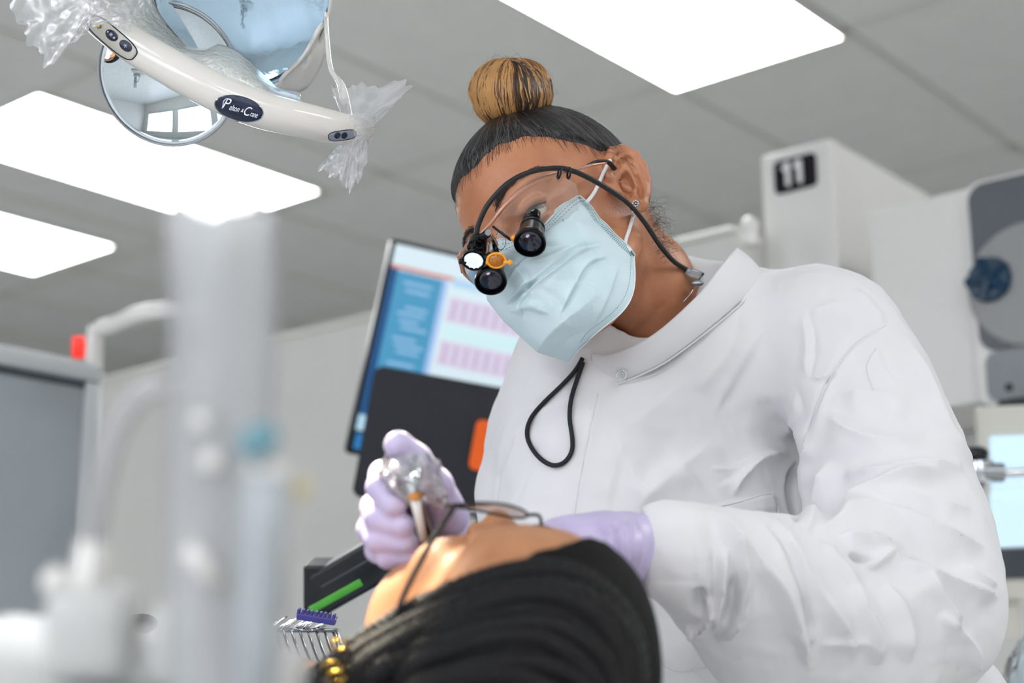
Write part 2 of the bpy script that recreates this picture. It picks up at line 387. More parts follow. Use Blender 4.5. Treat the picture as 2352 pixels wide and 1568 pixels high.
# gray screen at far left
t = thing('privacy_screen', 'gray office partition screen with pale metal top rail at the left edge', 'partition', G(1.36, 2.22, 0))
obj('panel', gbox(1.22, 1.49, 2.2, 2.24, .05, 1.565, .004), M_gray, t, True, autos=30)
obj('seal_strip', gbox(1.22, 1.50, 2.197, 2.243, 1.555, 1.567), M_dark, t, False)
obj('top_rail', gbox(1.22, 1.515, 2.185, 2.255, 1.567, 1.60, .006), M_grayr, t, True, autos=30)
obj('side_post', gbox(1.49, 1.515, 2.19, 2.25, 0, 1.567, .004), M_grayr, t, True, autos=30)
# numbered column
pil = tag(obj('column', gbox(2.55, 2.98, 1.312, 1.47, 0, 2.1, .003, 1), M_white, None, False), 'tall white square column carrying the number sign', 'column')
sc_ = hitA(1827, 399, 2.548)
sg = thing('number_sign', 'black rounded number plate reading 11 on the white column', 'sign', sc_)
obj('plate', plate(sc_-GA*.003, -GB, GZ, .093, .068, .010, .004), mat('matt_black_plate', srgb(34, 32, 38), .75, noise=.05, spec=.15), sg, False)
M_ink = mat('white_print', srgb(240, 240, 240), .5, noise=.02)
for dx in (-.012, .014):            # the two rounded strokes of 11
    c = sc_-GA*.0085-GB*dx
    stem = tube([c-GZ*.020, c+GZ*.020], .0056, 12, up=GB); flag = tube([c+GZ*.020, c+GZ*.0135+GB*.0095], .0044, 12, up=GA)
    caps_ = [ellip(c-GZ*.020, (.0056,)*3, n=12, m=8), ellip(c+GZ*.020, (.0056,)*3, n=12, m=8), ellip(c+GZ*.0135+GB*.0095, (.0044,)*3, n=12, m=8)]
    o = obj('numeral', merge(stem, flag, *caps_), M_ink, sg)
# white round-topped dome beyond the partition
dc = PW(1722, 522, 2.9)
t = thing('dome_camera', 'small white dome on the partition behind the nape', 'dome', dc-GZ*.022)
obj('dome', ellip(dc, (.019, .019, .021)), M_whitepl, t); obj('base', lathe([(.0, -.036), (.016, -.036), (.016, -.01), (0, -.01)], dc, GZ), M_whitepl, t, autos=30)
# cabinet and viewer at right
tag(obj('cabinet', merge(gbox(2.72, 3.0, .7, 1.262, 0, 1.70, .004, 1)), M_white, None, False), 'plain white cabinet below and behind the viewer box', 'cabinet')
t = thing('viewer_box', 'white wall box with dark glass front and gray disc at the right edge', 'equipment', G(2.7, .9, 1.53))
def boxprof(b0, b1, z0, z1, r, a0, a1):
    q = rrect(b1-b0, z1-z0, r, 8); c = G(a0, (b0+b1)/2, (z0+z1)/2); return slab(c+q[:, :1]*(-GB)+q[:, 1:]*GZ, a1-a0, -GA)
obj('housing', gbox(2.47, 2.70, .55, 1.205, 1.52, 1.905, .004, 2), M_white, t, False)
obj('front_bezel', boxprof(.55, 1.012, 1.50, 1.905, .03, 2.45, 2.50), M_whitepl, t, False)
M_glass = mat('smoked_glass', srgb(98, 103, 110), .06, noise=.15, nscale=6, coat=.5)
obj('dark_glass', boxprof(.56, 1.003, 1.60, 1.898, .03, 2.443, 2.46), M_glass, t, False)
M_disc = mat('gray_disc', srgb(150, 152, 152), .3, noise=.06, nscale=4)
dcc = hitA(2362, 648, 2.437); dr_ = 148/FPX*-w2c(dcc)[2]
obj('disc', lathe([(0, .0), (dr_-.004, 0), (dr_, .003), (dr_, .008), (0, .008)], dcc+GA*.002, GA, 64), M_disc, t, autos=30)
M_blue = mat('deep_blue_knob', srgb(20, 62, 92), .2, noise=.3, nscale=20)
refl_c = hitA(2268, 640, 2.43)
obj('blue_knob', merge(lathe([(0, 0), (.036, 0), (.040, .006), (.030, .014), (0, .014)], refl_c+GA*.0, GA, 18), *[tube([refl_c, refl_c+GZ*.038*math.sin(k)+GB*.038*math.cos(k)], .009, 8) for k in np.arange(5)*1.257]), M_blue, t, autos=35)  # solid blue shape standing in for a dark blue reflection in the glass
obj('control_panel', boxprof(.56, .995, 1.512, 1.597, .02, 2.44, 2.46), mat('gray_control_panel', srgb(140, 144, 148), .4, noise=.05), t, False)
obj('screw', lathe([(0, 0), (.006, 0), (.007, .004), (0, .004)], hitA(2315, 888, 2.435), GA, 12), M_black, t, autos=30)
bk = hitA(2290, 960, 2.44)
obj('bracket', merge(gbox(2.42, 2.6, .5, .975, 1.478, 1.51, .006, 1), lathe([(0, 0), (.014, 0), (.018, .03), (.01, .04), (0, .04)], hitA(2275, 985, 2.46), GZ, 16), tube([hitA(2285, 970, 2.45), hitA(2320, 962, 2.42), hitA(2375, 1005, 2.40)], .008, 10)), M_black, t, autos=30)
# screen and arm at right
M_scr = mat('lit_blue_screen', srgb(196, 222, 238), .3, noise=.08, nscale=4, emit=.55, ecol=srgb(196, 224, 244))
M_scr2 = mat('lit_blue_screen_low', srgb(150, 180, 200), .3, noise=.1, nscale=4, emit=.25, ecol=srgb(150, 190, 215))
def cplate(c, w_, h_, r, th, rot=0., m=None, yaw=0., pitch=0., rev=1):
    cr, sr = math.cos(math.radians(rot)), math.sin(math.radians(rot)); ux = np.array([cr, sr, 0.]); uy = np.array([-sr, cr, 0.])
    R = np.array(Matrix.Rotation(math.radians(yaw), 3, Vector(uy)) @ Matrix.Rotation(math.radians(pitch), 3, Vector(ux))); ux = R@ux; uy = R@uy
    return w(plate(c, ux, uy, w_, h_, r, th)), ux, uy, np.cross(ux, uy)
t = thing('display', 'blue lit screen at the right edge behind the elbow', 'monitor', PW(2420, 1330, 2.32))
m_, ux, uy, uz = cplate(P(2412, 1150, 2.30), .206, .29, .008, .02, 2); obj('casing', m_, M_cream, t, False)
m_, *_ = cplate(P(2404, 1068, 2.295), .167, .092, .003, .004, 2); obj('screen', m_, M_scr, t, False)
m_, *_ = cplate(P(2404, 1190, 2.295), .167, .082, .003, .004, 2); obj('screen', m_, M_scr, t, False)
m_, *_ = cplate(P(2404, 1292, 2.295), .167, .044, .003, .004, 2); obj('keypad', m_, M_dark, t, False)
t = thing('support_arm', 'chrome support arm with black knob behind the white sleeve', 'bracket', PW(2250, 1110, 2.3))
j = PW(2252, 1078, 2.2)
obj('joint', lathe([(0, -.02), (.017, -.02), (.02, -.012), (.02, .01), (.013, .016), (0, .016)], j, GZ, 20), M_chrome, t, autos=30)
obj('knob', lathe([(0, .014), (.016, .014), (.021, .019), (.021, .026), (.016, .031), (0, .031)], j-CR*.008, GZ, 20), M_black, t, autos=30)
obj('rod', tube([j, PW(2290, 1087, 2.2), PW(2460, 1080, 2.15)], .0062, 12), M_chrome, t)
obj('clamp', lathe([(0, -.004), (.014, -.004), (.014, .026), (0, .026)], PW(2262, 1085, 2.19), CR, 16), M_steel, t, autos=30)
obj('post', tube([PW(2246, 1105, 2.2), PW(2262, 1700, 2.2)], .010, 12), M_white, t)
tag(obj('storage_box', w(box(P(2306, 1392, 2.35), (.030, .095, .06), None, .003)), M_cream, None, False), 'narrow cream box at lower right behind the elbow', 'box')
M_tealf = clear('teal_clear_plastic', srgb(190, 212, 220), .55, .1, gloss=.9)
def bagfn(u, v):
    a = 2*math.pi*u; c = P(2366, 1600-110*v*1.2, 1.9); r = .030*(1.1-.7*v*v)*(1+.12*math.sin(5*a+4*v)+.05*math.sin(11*a-9*v)); return c+np.array([r*math.cos(a), .004*math.sin(3*a), r*math.sin(a)])
tag(obj('plastic_bag', w(grid(bagfn, 48, 16, True)), M_tealf), 'crumpled clear teal plastic bag at the bottom right corner', 'bag')

# ------------------------------------------------------------------ main monitor
def screenlines(t, c, ux, uy, uz, W, H):
    """the practice software: header, side bar, tooth chart rows"""
    S_ = .62
    def pl(name, x0, x1, y0, y1, m, lift=.0010): 
        cc = c+ux*((x0+x1)/2-.5)*W+uy*(.5-(y0+y1)/2)*H+uz*lift
        return obj(name, w(plate(cc, ux, uy, (x1-x0)*W, (y1-y0)*H, .0004, .0006)), m, t, False)
    em = lambda n, r, g, b, s=.9: mat(n, srgb(r*.6, g*.6, b*.6), .5, emit=s*S_/.62*.78, ecol=srgb(r, g, b), noise=.03, nscale=9)
    pl('screen_page', 0, 1, 0, 1, em('page_light', 214, 232, 240), .0004)
    pl('side_bar', .0, .17, .12, .865, em('side_blue', 74, 150, 190), .001)
    pl('side_bar_edge', .0, .022, .10, .90, em('side_dark', 28, 84, 140, .7), .0012)
    pl('side_bar_glow', .168, .185, .12, .865, em('side_edge', 160, 190, 235), .0012)
    pl('header_line', .0, .20, .098, .115, em('header_red', 205, 130, 118), .0014)
    pl('toolbar', .2, 1, .10, .14, em('toolbar_blue', 176, 210, 236), .001)
    pl('task_bar', 0, 1, .90, 1, em('task_dark', 10, 18, 30, .3), .001)
    pl('start_badge', .005, .075, .915, .99, em('badge_blue', 40, 120, 180), .0014)
    pl('status_tile', .0, .14, .825, .90, em('status_pale', 176, 212, 232), .0014)
    pk = em('chart_pink', 214, 205, 226); vio = em('chart_violet', 196, 178, 205)
    for r_, (y0, y1) in enumerate(((.19, .31), (.40, .52))):
        pl('chart_row', .20, .97, y0, y1, pk, .001)
        for i in range(22): pl('chart_tooth', .215+i*.034, .215+i*.034+.012, y0+.015, y1-.015, vio, .0013)
    pl('chart_gap', .20, .97, .32, .39, em('chart_cyan', 205, 235, 240), .001)
    pl('scroll_line', .32, .95, .625, .645, em('line_blue', 150, 195, 230), .0013)
    pl('list_area', .2, .97, .66, .85, em('list_pale', 208, 230, 242), .001)
    lt = em('side_text', 150, 190, 225)
    for i, (y, l) in enumerate(((.165, .09), (.20, .075), (.28, .07), (.31, .085), (.345, .06), (.375, .08), (.43, .075), (.46, .09), (.49, .07), (.55, .085), (.60, .06), (.63, .09), (.655, .07))):
        pl('side_text_line', .05+.01*(i % 3), .05+.01*(i % 3)+l, y, y+.013, lt, .0015)
W_, H_ = .56, .368
rot = -12.3; th = math.radians(rot); ux = np.array([math.cos(th), math.sin(th), 0]); uy = np.array([-math.sin(th), math.cos(th), 0])
Rm = np.array(Matrix.Rotation(math.radians(14), 3, Vector(uy))); ux = Rm@ux; uz = np.cross(ux, uy)
tl = P(901, 547, 2.55); ccen = tl+ux*W_/2-uy*H_/2
t = thing('monitor', 'tilted computer monitor showing a tooth chart behind the face', 'monitor', c2w(ccen-uy*H_/2))
obj('casing', w(merge(plate(ccen-uz*.004, ux, uy, W_, H_, .006, .022))), M_black, t, False)
obj('back_cover', w(plate(ccen-uz*.026, ux, uy, W_*.7, H_*.7, .03, .03)), M_black, t, False)
screenlines(t, ccen+ux*.001+uy*.0, ux, uy, uz, W_-.014, H_-.014)
arm0 = c2w(ccen-uz*.05)
obj('mount', tube([arm0, arm0+CF*-.12, np.array([*(arm0+CF*-.16)[:2], 1.0]), np.array([*(arm0+CF*-.16)[:2], .02])], .02, 12), M_black, t)
# black panel in front of the monitor, with an orange sticker
W2, H2 = .42, .205
rot = -10.3; th = math.radians(rot); ux = np.array([math.cos(th), math.sin(th), 0]); uy = np.array([-math.sin(th), math.cos(th), 0]); uz = np.cross(ux, uy)
cc = P(862, 838, 2.35)+ux*W2/2-uy*H2/2
t = thing('tablet', 'matt black panel back with an orange sticker in front of the monitor', 'tablet', c2w(cc-uy*H2/2))
obj('shell', w(plate(cc, ux, uy, W2, H2, .014, .018)), mat('matt_black_shell', srgb(30, 33, 40), .55, noise=.12, nscale=40, bump=.0004, bscale=300), t, False)
so = P(1128, 1026, 2.345); 
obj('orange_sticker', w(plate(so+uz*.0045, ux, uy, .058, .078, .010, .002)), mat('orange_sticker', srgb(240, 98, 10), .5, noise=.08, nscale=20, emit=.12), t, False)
for dy in (.021, -.023): obj('sticker_mark', w(lathe([(0, 0), (.009, 0), (.009, .0012), (0, .0012)], so+uz*.0046+uy*dy+ux*.004, uz, 20)), mat('dark_orange', srgb(214, 78, 8), .5, noise=.05), t, autos=30)
obj('stand', w(tube([cc-uz*.02, cc-uz*.06-uy*.12, cc-uz*.06-uy*.9], .014, 12)), M_black, t)
obj('hinge', w(lathe([(0, -.02), (.009, -.02), (.009, .02), (0, .02)], P(1077, 1172, 2.33), (1, 0, 0), 14)), M_steel, t, autos=30)

# ------------------------------------------------------------------ wall-mounted grab handle and red lamp at left
M_red = mat('red_lens', srgb(230, 40, 25), .3, noise=.05, emit=.8, ecol=srgb(235, 45, 30))
t = thing('grab_handle', 'white curved grab handle rising above the gray screen', 'handle', PW(218, 850, 2.75))
q = smoothpath([P(214, 880, 2.85), P(216, 800, 2.85), P(222, 760, 2.85), P(262, 745, 2.83), P(312, 724, 2.8), P(380, 712, 2.78), P(470, 712, 2.76)], 40)
obj('bar', w(tube(q, np.interp(np.arange(40), [0, 12, 26, 39], [.0165, .015, .0165, .016]), 14)), M_whitepl, t)
obj('post', w(tube([P(214, 860, 2.85), P(216, 1700, 2.85)], .014, 12)), M_grayr, t)
tag(obj('indicator_lamp', w(merge(box(P(181, 797, 2.62), (.020, .038, .02), None, .004), )), M_red, None), 'small red lamp beside the white grab handle', 'lamp')

# ------------------------------------------------------------------ instruments between patient and wall
t = thing('armrest', 'black angular armrest block left of the gloved fist', 'armrest', PW(735, 1400, 1.75))
obj('block', w(box(P(737, 1345, 1.75), (.031, .056, .07), None, .003)), M_black, t, False)
q0, q1 = P(748, 1352, 1.74), P(905, 1262, 1.70)
ax_ = unit(q1-q0); up_ = unit(np.cross([0, 0, 1], ax_)); obj('arm', w(box((q0+q1)/2, (np.linalg.norm(q1-q0), .048, .05), [ax_, up_, np.cross(ax_, up_)], .004)), M_black, t, False)
obj('groove', w(box((q0+q1)/2+np.array([0, 0, .026])+up_*.006, (np.linalg.norm(q1-q0)*.95, .003, .004), [ax_, up_, np.cross(ax_, up_)], .001)), M_dark, t, False)
q0, q1 = P(712, 1402, 1.66), P(830, 1336, 1.66); ax_ = unit(q1-q0); up_ = unit(np.cross([0, 0, 1], ax_))
tag(obj('green_strap', w(box((q0+q1)/2, (np.linalg.norm(q1-q0), .0085, .003), [ax_, up_, np.cross(ax_, up_)], .001)), mat('green_band', srgb(84, 182, 60), .5, noise=.1, nscale=40)), 'bright green strap in front of the black armrest', 'strap')
t = thing('instrument_tray', 'wire instrument tray full of steel tools left of the braids', 'tray', PW(690, 1480, 1.5))
M_wire = M_steel
obj('rim', w(merge(tube([P(600, 1447, 1.52), P(775, 1447, 1.50)], .0022, 8), tube([P(600, 1447, 1.52), P(585, 1500, 1.40)], .0022, 8), tube([P(775, 1447, 1.5), P(800, 1520, 1.38)], .0022, 8))), M_wire, t)
for k in range(9):
    x = 612+19*k; obj('wire', w(tube(smoothpath([P(x, 1447, 1.51), P(x+14, 1490, 1.46), P(x+40, 1560, 1.42), P(x+45, 1600, 1.40)], 10), .0014, 6)), M_wire, t)
obj('floor_plate', w(slab([P(590, 1600, 1.40), P(800, 1600, 1.40), P(775, 1540, 1.55), P(600, 1540, 1.55)], .003)), M_wire, t, False)
for k in range(9):
    x = 622+rr if False else 622+17*k+RNG.uniform(-5, 5); y = 1432+RNG.uniform(-4, 6)
    a0 = P(x-26, y+14, 1.47+.01*RNG.uniform()); a1 = P(x+22, y-10-RNG.uniform(0, 14), 1.53)
    o = obj('dental_instrument', w(tube(np.linspace(a0, a1, 9), np.array([.8, 1.6, 2.2, 2.2, 1.6, 2.2, 2.2, 1.4, .7])*.001, 8)), M_chrome); tag(o, 'steel dental hand instrument lying in the wire tray', 'dental tool', 'steel instruments in the wire tray')
t = thing('instrument_clip', 'purple ridged clip on the instrument tray', 'clip', PW(727, 1425, 1.48))
M_pur = mat('purple_silicone', srgb(72, 66, 150), .4, noise=.1, nscale=30)
ax_ = unit(P(772, 1422, 1.5)-P(685, 1408, 1.5)); up_ = unit(np.cross([0, 0, 1], ax_))
obj('strip', w(box(P(727, 1420, 1.48), (.038, .006, .012), [ax_, up_, np.cross(ax_, up_)], .001)), M_pur, t, False)
for k in range(9): obj('ridge', w(box(P(727, 1410, 1.48)+ax_*(k-4)*.0043, (.0028, .006, .010), [ax_, up_, np.cross(ax_, up_)], .0006, 1)), M_pur, t, False)
tag(obj('knit_roll', w(ellip(P(322, 1432, 1.35), (.015, .0085, .016))), mat('navy_knit', srgb(26, 34, 58), .9, noise=.3, nscale=120, bump=.002, bscale=300)), 'dark navy knit roll behind the white instrument holder', 'cloth')
# ================================================================== PEOPLE
def frame(U, F, L=None):
    F = unit(F); U = unit(np.array(U)-F*np.dot(U, F)); L = np.cross(U, F); return np.stack([L, U, F])     # rows: left, up, forward
M_skin = mat('brown_skin', srgb(198, 136, 100), .42, noise=.10, nscale=30, bump=.0003, bscale=420, sss=.0, col2=srgb(176, 114, 80))
M_hairk = mat('slick_black_hair', srgb(24, 21, 22), .28, spec=.6, noise=.3, nscale=40)
def hairmat(name, dark, light, axis, k=30., rough=.3, bump=.0012, org=(0, 0, 0)):
    """hair combed towards an axis: fine streaks run along the meridians of that axis"""
    m = bpy.data.materials.new(name); m.use_nodes = True; nt = m.node_tree; N = nt.nodes; L = nt.links; b = N['Principled BSDF']; b.inputs['Roughness'].default_value = rough
    tc = N.new('ShaderNodeTexCoord'); mp = N.new('ShaderNodeMapping'); z = unit(axis); x = unit(np.cross(z, [.3, .5, .8])); y = np.cross(z, x)
    Rm = Matrix(np.stack([x, y, z]).tolist()); mp.vector_type = 'POINT'; mp.inputs['Rotation'].default_value = Rm.to_euler('XYZ')
    sub = N.new('ShaderNodeVectorMath'); sub.operation = 'SUBTRACT'; sub.inputs[1].default_value = org; L.new(tc.outputs['Object'], sub.inputs[0]); L.new(sub.outputs[0], mp.inputs[0])
    sp = N.new('ShaderNodeSeparateXYZ'); L.new(mp.outputs[0], sp.inputs[0]); at = N.new('ShaderNodeMath'); at.operation = 'ARCTAN2'; L.new(sp.outputs[1], at.inputs[0]); L.new(sp.outputs[0], at.inputs[1])
    mu = N.new('ShaderNodeMath'); mu.operation = 'MULTIPLY'; mu.inputs[1].default_value = k; L.new(at.outputs[0], mu.inputs[0]); mz = N.new('ShaderNodeMath'); mz.operation = 'MULTIPLY'; mz.inputs[1].default_value = 14; L.new(sp.outputs[2], mz.inputs[0])
    cb = N.new('ShaderNodeCombineXYZ'); L.new(mu.outputs[0], cb.inputs[0]); L.new(mz.outputs[0], cb.inputs[1])
    n = N.new('ShaderNodeTexNoise'); n.inputs['Scale'].default_value = 1; n.inputs['Detail'].default_value = 4; L.new(cb.outputs[0], n.inputs['Vector'])
    r = N.new('ShaderNodeValToRGB'); r.color_ramp.elements[0].position = .35; r.color_ramp.elements[1].position = .68; r.color_ramp.elements[0].color = dark; r.color_ramp.elements[1].color = light
    L.new(n.outputs[0], r.inputs[0]); L.new(r.outputs[0], b.inputs['Base Color'])
    bp = N.new('ShaderNodeBump'); bp.inputs['Distance'].default_value = bump; L.new(n.outputs[0], bp.inputs['Height']); L.new(bp.outputs[0], b.inputs['Normal']); return m

def ear_chain(s):
    """helix and lobe centre line in head space, side s=+1 left"""
    pts = [(.074, -.006, .004, .0035), (.077, .004, .009, .0036), (.081, .018, .006, .0040), (.086, .027, -.006, .0044), (.089, .026, -.019, .0045), (.091, .016, -.028, .0044),
           (.090, .002, -.030, .0042), (.087, -.012, -.026, .0042), (.083, -.024, -.017, .0048), (.079, -.033, -.007, .0066), (.076, -.034, -.001, .0060)]
    return [(np.array((p[0]*s, p[1], p[2])), p[3]) for p in pts]
def head_sdf(x, y, z, neck, closed_left=False):
    cran = s_ell(x, y, z, (0, .040, -.004), (.077, .092, .100))
    cran = smin(cran, s_ell(x, y, z, (0, .040, .040), (.064, .062, .062)), .02)
    face = s_ell(x, y, z, (0, -.035, .040), (.058, .078, .056))
    d = smin(cran, face, .02)
    for s in (1, -1):
        d = smin(d, s_cap(x, y, z, (s*.050, -.055, .004), (s*.013, -.101, .080), .014, .012), .022)
        d = smin(d, s_sph(x, y, z, (s*.045, -.022, .064), .019), .018)
        d = smin(d, s_cap(x, y, z, (s*.012, .024, .094), (s*.046, .026, .076), .009, .010), .016)
        d = smax(d, -s_ell(x, y, z, (s*.035, .000, .104), (.019, .012, .020)), .012)
        d = smin(d, s_ell(x, y, z, (s*.035, .0085, .0815), (.0165, .0075, .0125)), .003)     # upper lid, half closed
        d = smin(d, s_ell(x, y, z, (s*.035, -.0095, .0800), (.0160, .0045, .0118)), .003)    # lower lid
        d = smin(d, s_sph(x, y, z, (s*.013, -.040, .106), .0075), .007)
    d = smin(d, s_cap(x, y, z, (0, -.103, .078), (0, -.096, .082), .014, .013), .016)
    d = smin(d, chain(x, y, z, [(np.array((0, .012, .096)), .0075), (np.array((0, -.012, .108)), .0075), (np.array((0, -.036, .119)), .0105)], .004), .010)
    d = smin(d, s_ell(x, y, z, (0, -.068, .099), (.022, .006, .009)), .006); d = smin(d, s_ell(x, y, z, (0, -.080, .097), (.019, .006, .009)), .006)
    d = smin(d, chain(x, y, z, neck, .02), .028)
    for s in (1, -1):                                                          # ears
        pin = s_ell(x, y, z, (s*.080, -.001, -.009), (.0045, .0315, .0235), Matrix.Rotation(s*.42, 3, 'Y'))
        pin = smax(pin, -s_ell(x, y, z, (s*.0895, -.007, -.009), (.0110, .0125, .0075)), .002)
        pin = smin(pin, chain(x, y, z, ear_chain(s), .003), .002)
        pin = smin(pin, chain(x, y, z, [(np.array((s*.084, .018, -.006)), .0022), (np.array((s*.0855, .006, -.0175)), .0030), (np.array((s*.083, -.012, -.017)), .0028)], .003), .003)
        pin = smin(pin, s_sph(x, y, z, (s*.0765, -.012, .0045), .0045), .004)
        d = smin(d, pin, .006)
    return d
EARC = None

def strands(name, n, fn, rad, mats, parent, seg=16, kind=True):
    Vs = []; Fs = []; mi = []; c = 0
    for i in range(n):
        path, k, r = fn(i); v, f = tube(path, np.interp(np.linspace(0, 1, len(path)), [0, .15, .8, 1], [.6, 1, 1, .25])*r, 4, caps=False); Vs.append(v); Fs.append(np.array(f)+c); c += len(v); mi += [k]*len(f)
    o = obj(name, w((np.vstack(Vs), np.vstack(Fs))), mats, parent); o.data.polygons.foreach_set('material_index', mi); 
    if kind: o['kind'] = 'stuff'
    return o
# ---------------------------------------------------------------- the clinician
HL, HU, HF = np.array([.552, .565, .613]), np.array([-.5, .813, -.299]), np.array([-.667, -.142, .731])
HR = frame(HU, HF); HO = P(1311, 525, 1.50)
def H(l, u, f): return HO+np.array([l, u, f]) @ HR        # head space -> camera axes
def toH(c): return (np.asarray(c)-HO) @ HR.T
neck = [(np.array((0, -.02, -.030)), .050), (toH(P(1470, 650, 1.545)), .050), (toH(P(1530, 770, 1.58)), .060), (toH(P(1560, 900, 1.62)), .085)]
pers = thing('person', 'clinician in white coat, blue face mask and magnifying glasses, leaning over the patient', 'person', PW(1600, 2200, 1.6)*[1, 1, 0])
nk = np.array([p for p, _ in neck]); lo = np.minimum(nk.min(0)-.03, [-.10, -.14, -.13]); hi = np.maximum(nk.max(0)+.03, [.10, .14, .14])
V, F = sdfmesh(lambda x, y, z: head_sdf(x, y, z, neck), lo, hi, .0018)
V = relax(V, F, 1, .5); headV = V.copy(); headF = F
Vc = HO+V @ HR
Vc = sculpt(Vc, F, [([(1500, 600), (1475, 640), (1440, 690), (1415, 740)], 7, -.0020, 'r'), ([(1470, 560), (1490, 640), (1470, 720), (1430, 780)], 14, .0020, 'r'),
                    ([(1530, 690), (1500, 730), (1460, 770)], 12, -.0014, 'r'),
                    ([(1418, 384), (1427, 370), (1441, 367), (1457, 390), (1469, 425), (1473, 452)], 4.5, -.0042, 're', 1.40, 1.53), ([(1433, 414), (1440, 428), (1447, 442)], 11, -.0085, 're', 1.40, 1.53),
                    ([(1408, 388), (1420, 362), (1446, 356), (1468, 388), (1482, 432), (1474, 462)], 5, .0022, 're', 1.40, 1.53), ([(1428, 386), (1446, 396), (1460, 424), (1456, 450)], 5, .0026, 'r', 1.40, 1.53)])
obj('body', w((Vc, F)), M_skin, pers)
HLW, HUW, HFW = [R_ @ RC.T for R_ in HR]
# hair cap: the head surface lifted inside the hairline, sunk under the skin outside it
def hairline(x, y, z):
    """positive inside the hair"""
    fr = (y-.083)+.35*np.clip(.09-z, 0, 1)*0            # forehead edge height
    ang = np.clip((.088-z)/.10, 0, 1.6)                  # 0 at forehead, grows to the back
    edge = .071-.020*np.clip(np.abs(x)/.07, 0, 1)**2*0-.062*np.clip(ang-.28, 0, 1)**.8-.115*np.clip(ang-.98, 0, .6)
    wob = .0022*np.sin(x*130)+.0008*np.sin(x*410+1)+.0014*np.sin(z*150+y*60)
    t = y-edge+wob
    back = np.where(z < -.015, (-.015-z)*3.2, 0)
    return t+back
def hair_sdf(x, y, z):
    cran = smin(s_ell(x, y, z, (0, .040, -.004), (.077, .092, .100)), s_ell(x, y, z, (0, .040, .040), (.064, .062, .062)), .02)
    t = hairline(x, y, z); o = -.004+.0075*np.clip((t+.004)/.018, 0, 1)
    d = cran-o; return smax(d, -(y+.060), .01)
V, F = sdfmesh(hair_sdf, (-.095, -.075, -.12), (.095, .15, .12), .0021); V = relax(V, F, 2)
BUNC = toH(P(1176, 262, 1.515))        # where the hair gathers
obj('slick_hair', w((HO+V @ HR, F)), hairmat('combed_black_hair', srgb(12, 11, 13), srgb(58, 54, 56), (BUNC @ HR) @ RC.T, 46, .5, .0012, tuple((HO @ RC.T+CL-WL[pers.name]))), pers)
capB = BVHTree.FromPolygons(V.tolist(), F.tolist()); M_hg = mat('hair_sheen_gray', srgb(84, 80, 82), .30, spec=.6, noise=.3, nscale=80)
hv = V[np.abs(hairline(V[:, 0], V[:, 1], V[:, 2])-.004) < .006]; hv = hv[hv[:, 1] > -.045]
def slick(i):
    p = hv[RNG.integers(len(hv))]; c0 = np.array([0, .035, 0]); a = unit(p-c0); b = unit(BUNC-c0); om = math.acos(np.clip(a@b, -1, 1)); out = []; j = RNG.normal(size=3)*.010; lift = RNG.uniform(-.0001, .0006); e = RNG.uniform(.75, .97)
    for t in np.linspace(0, e, 20):
        d = (math.sin((1-t)*om)*a+math.sin(t*om)*b)/math.sin(om); h_ = capB.find_nearest(Vector(c0+d*.1+j*t*(1-t)*2)); out.append(HO+(np.array(h_[0])+np.array(h_[1])*lift) @ HR)
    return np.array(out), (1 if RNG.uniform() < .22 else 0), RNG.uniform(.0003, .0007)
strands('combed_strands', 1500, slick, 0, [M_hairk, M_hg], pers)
# bun
M_h1, M_h2, M_h3 = mat('hair_dark', srgb(42, 28, 20), .35, noise=.3, nscale=60), mat('hair_brown', srgb(118, 78, 42), .35, noise=.3, nscale=60), mat('hair_honey', srgb(204, 152, 92), .35, noise=.25, nscale=60)
bc = P(1176, 212, 1.52); bD = 1.52/FPX
base = w(ellip(bc+np.array([0, .001, 0]), (84*bD, 72*bD, 70*bD), None, 28, 18)); bun = obj('bun', base, mat('bun_core', srgb(84, 56, 34), .6, noise=.5, nscale=150), pers)
def dep(x, y, l=1.):
    r = max(0., 1-((x-1175)/94.)**2-((y-213)/84.)**2); return 1.52-.040*l*math.sqrt(r)
def Lb(pts, z=0.): return smoothpath([P(x, y, dep(x, y)-z) for x, y in pts], 18)
def left_lobe(i):
    s_ = RNG.uniform(0, 1); e = RNG.normal(size=8)*2.6; z = .0045*math.sin(math.pi*s_)+RNG.uniform(-.0008, .001)
    q = Lb([(1126+84*s_+e[0], 292-12*s_), (1096+112*s_+e[1], 256-4*s_+e[2]), (1083+122*s_+e[3], 212-6*s_), (1096+104*s_+e[4], 168-4*s_+e[5]), (1138+46*s_+e[6], 138+2*s_), (1172+12*s_, 134+6*s_)], z)
    band = .45*math.sin(s_*19+1)+.3*math.sin(s_*47)+RNG.normal()*.75-2.6*s_**4+.5; return q, (2 if band > -.35 else 1 if band > -1.3 else 0), RNG.uniform(.0004, .0008)
def right_lobe(i):
    s_ = RNG.uniform(0, 1); e = RNG.normal(size=8)*2.6; z = .004*math.sin(math.pi*s_)+RNG.uniform(-.0008, .001)+.002
    q = Lb([(1168+14*s_, 133+10*s_), (1184+42*s_+e[0], 146+6*s_+e[1]), (1192+66*s_+e[2], 178+e[3]), (1200+68*s_+e[4], 214+4*s_), (1204+56*s_+e[5], 244+2*s_), (1196+42*s_+e[6], 268-10*s_)], z)
    band = .6*math.sin(s_*23+.4)+.3*math.sin(s_*61)+RNG.normal()*.8+1.6*(s_-.45); return q, (2 if band > .55 else 1 if band > -.25 else 0), RNG.uniform(.0004, .0008)
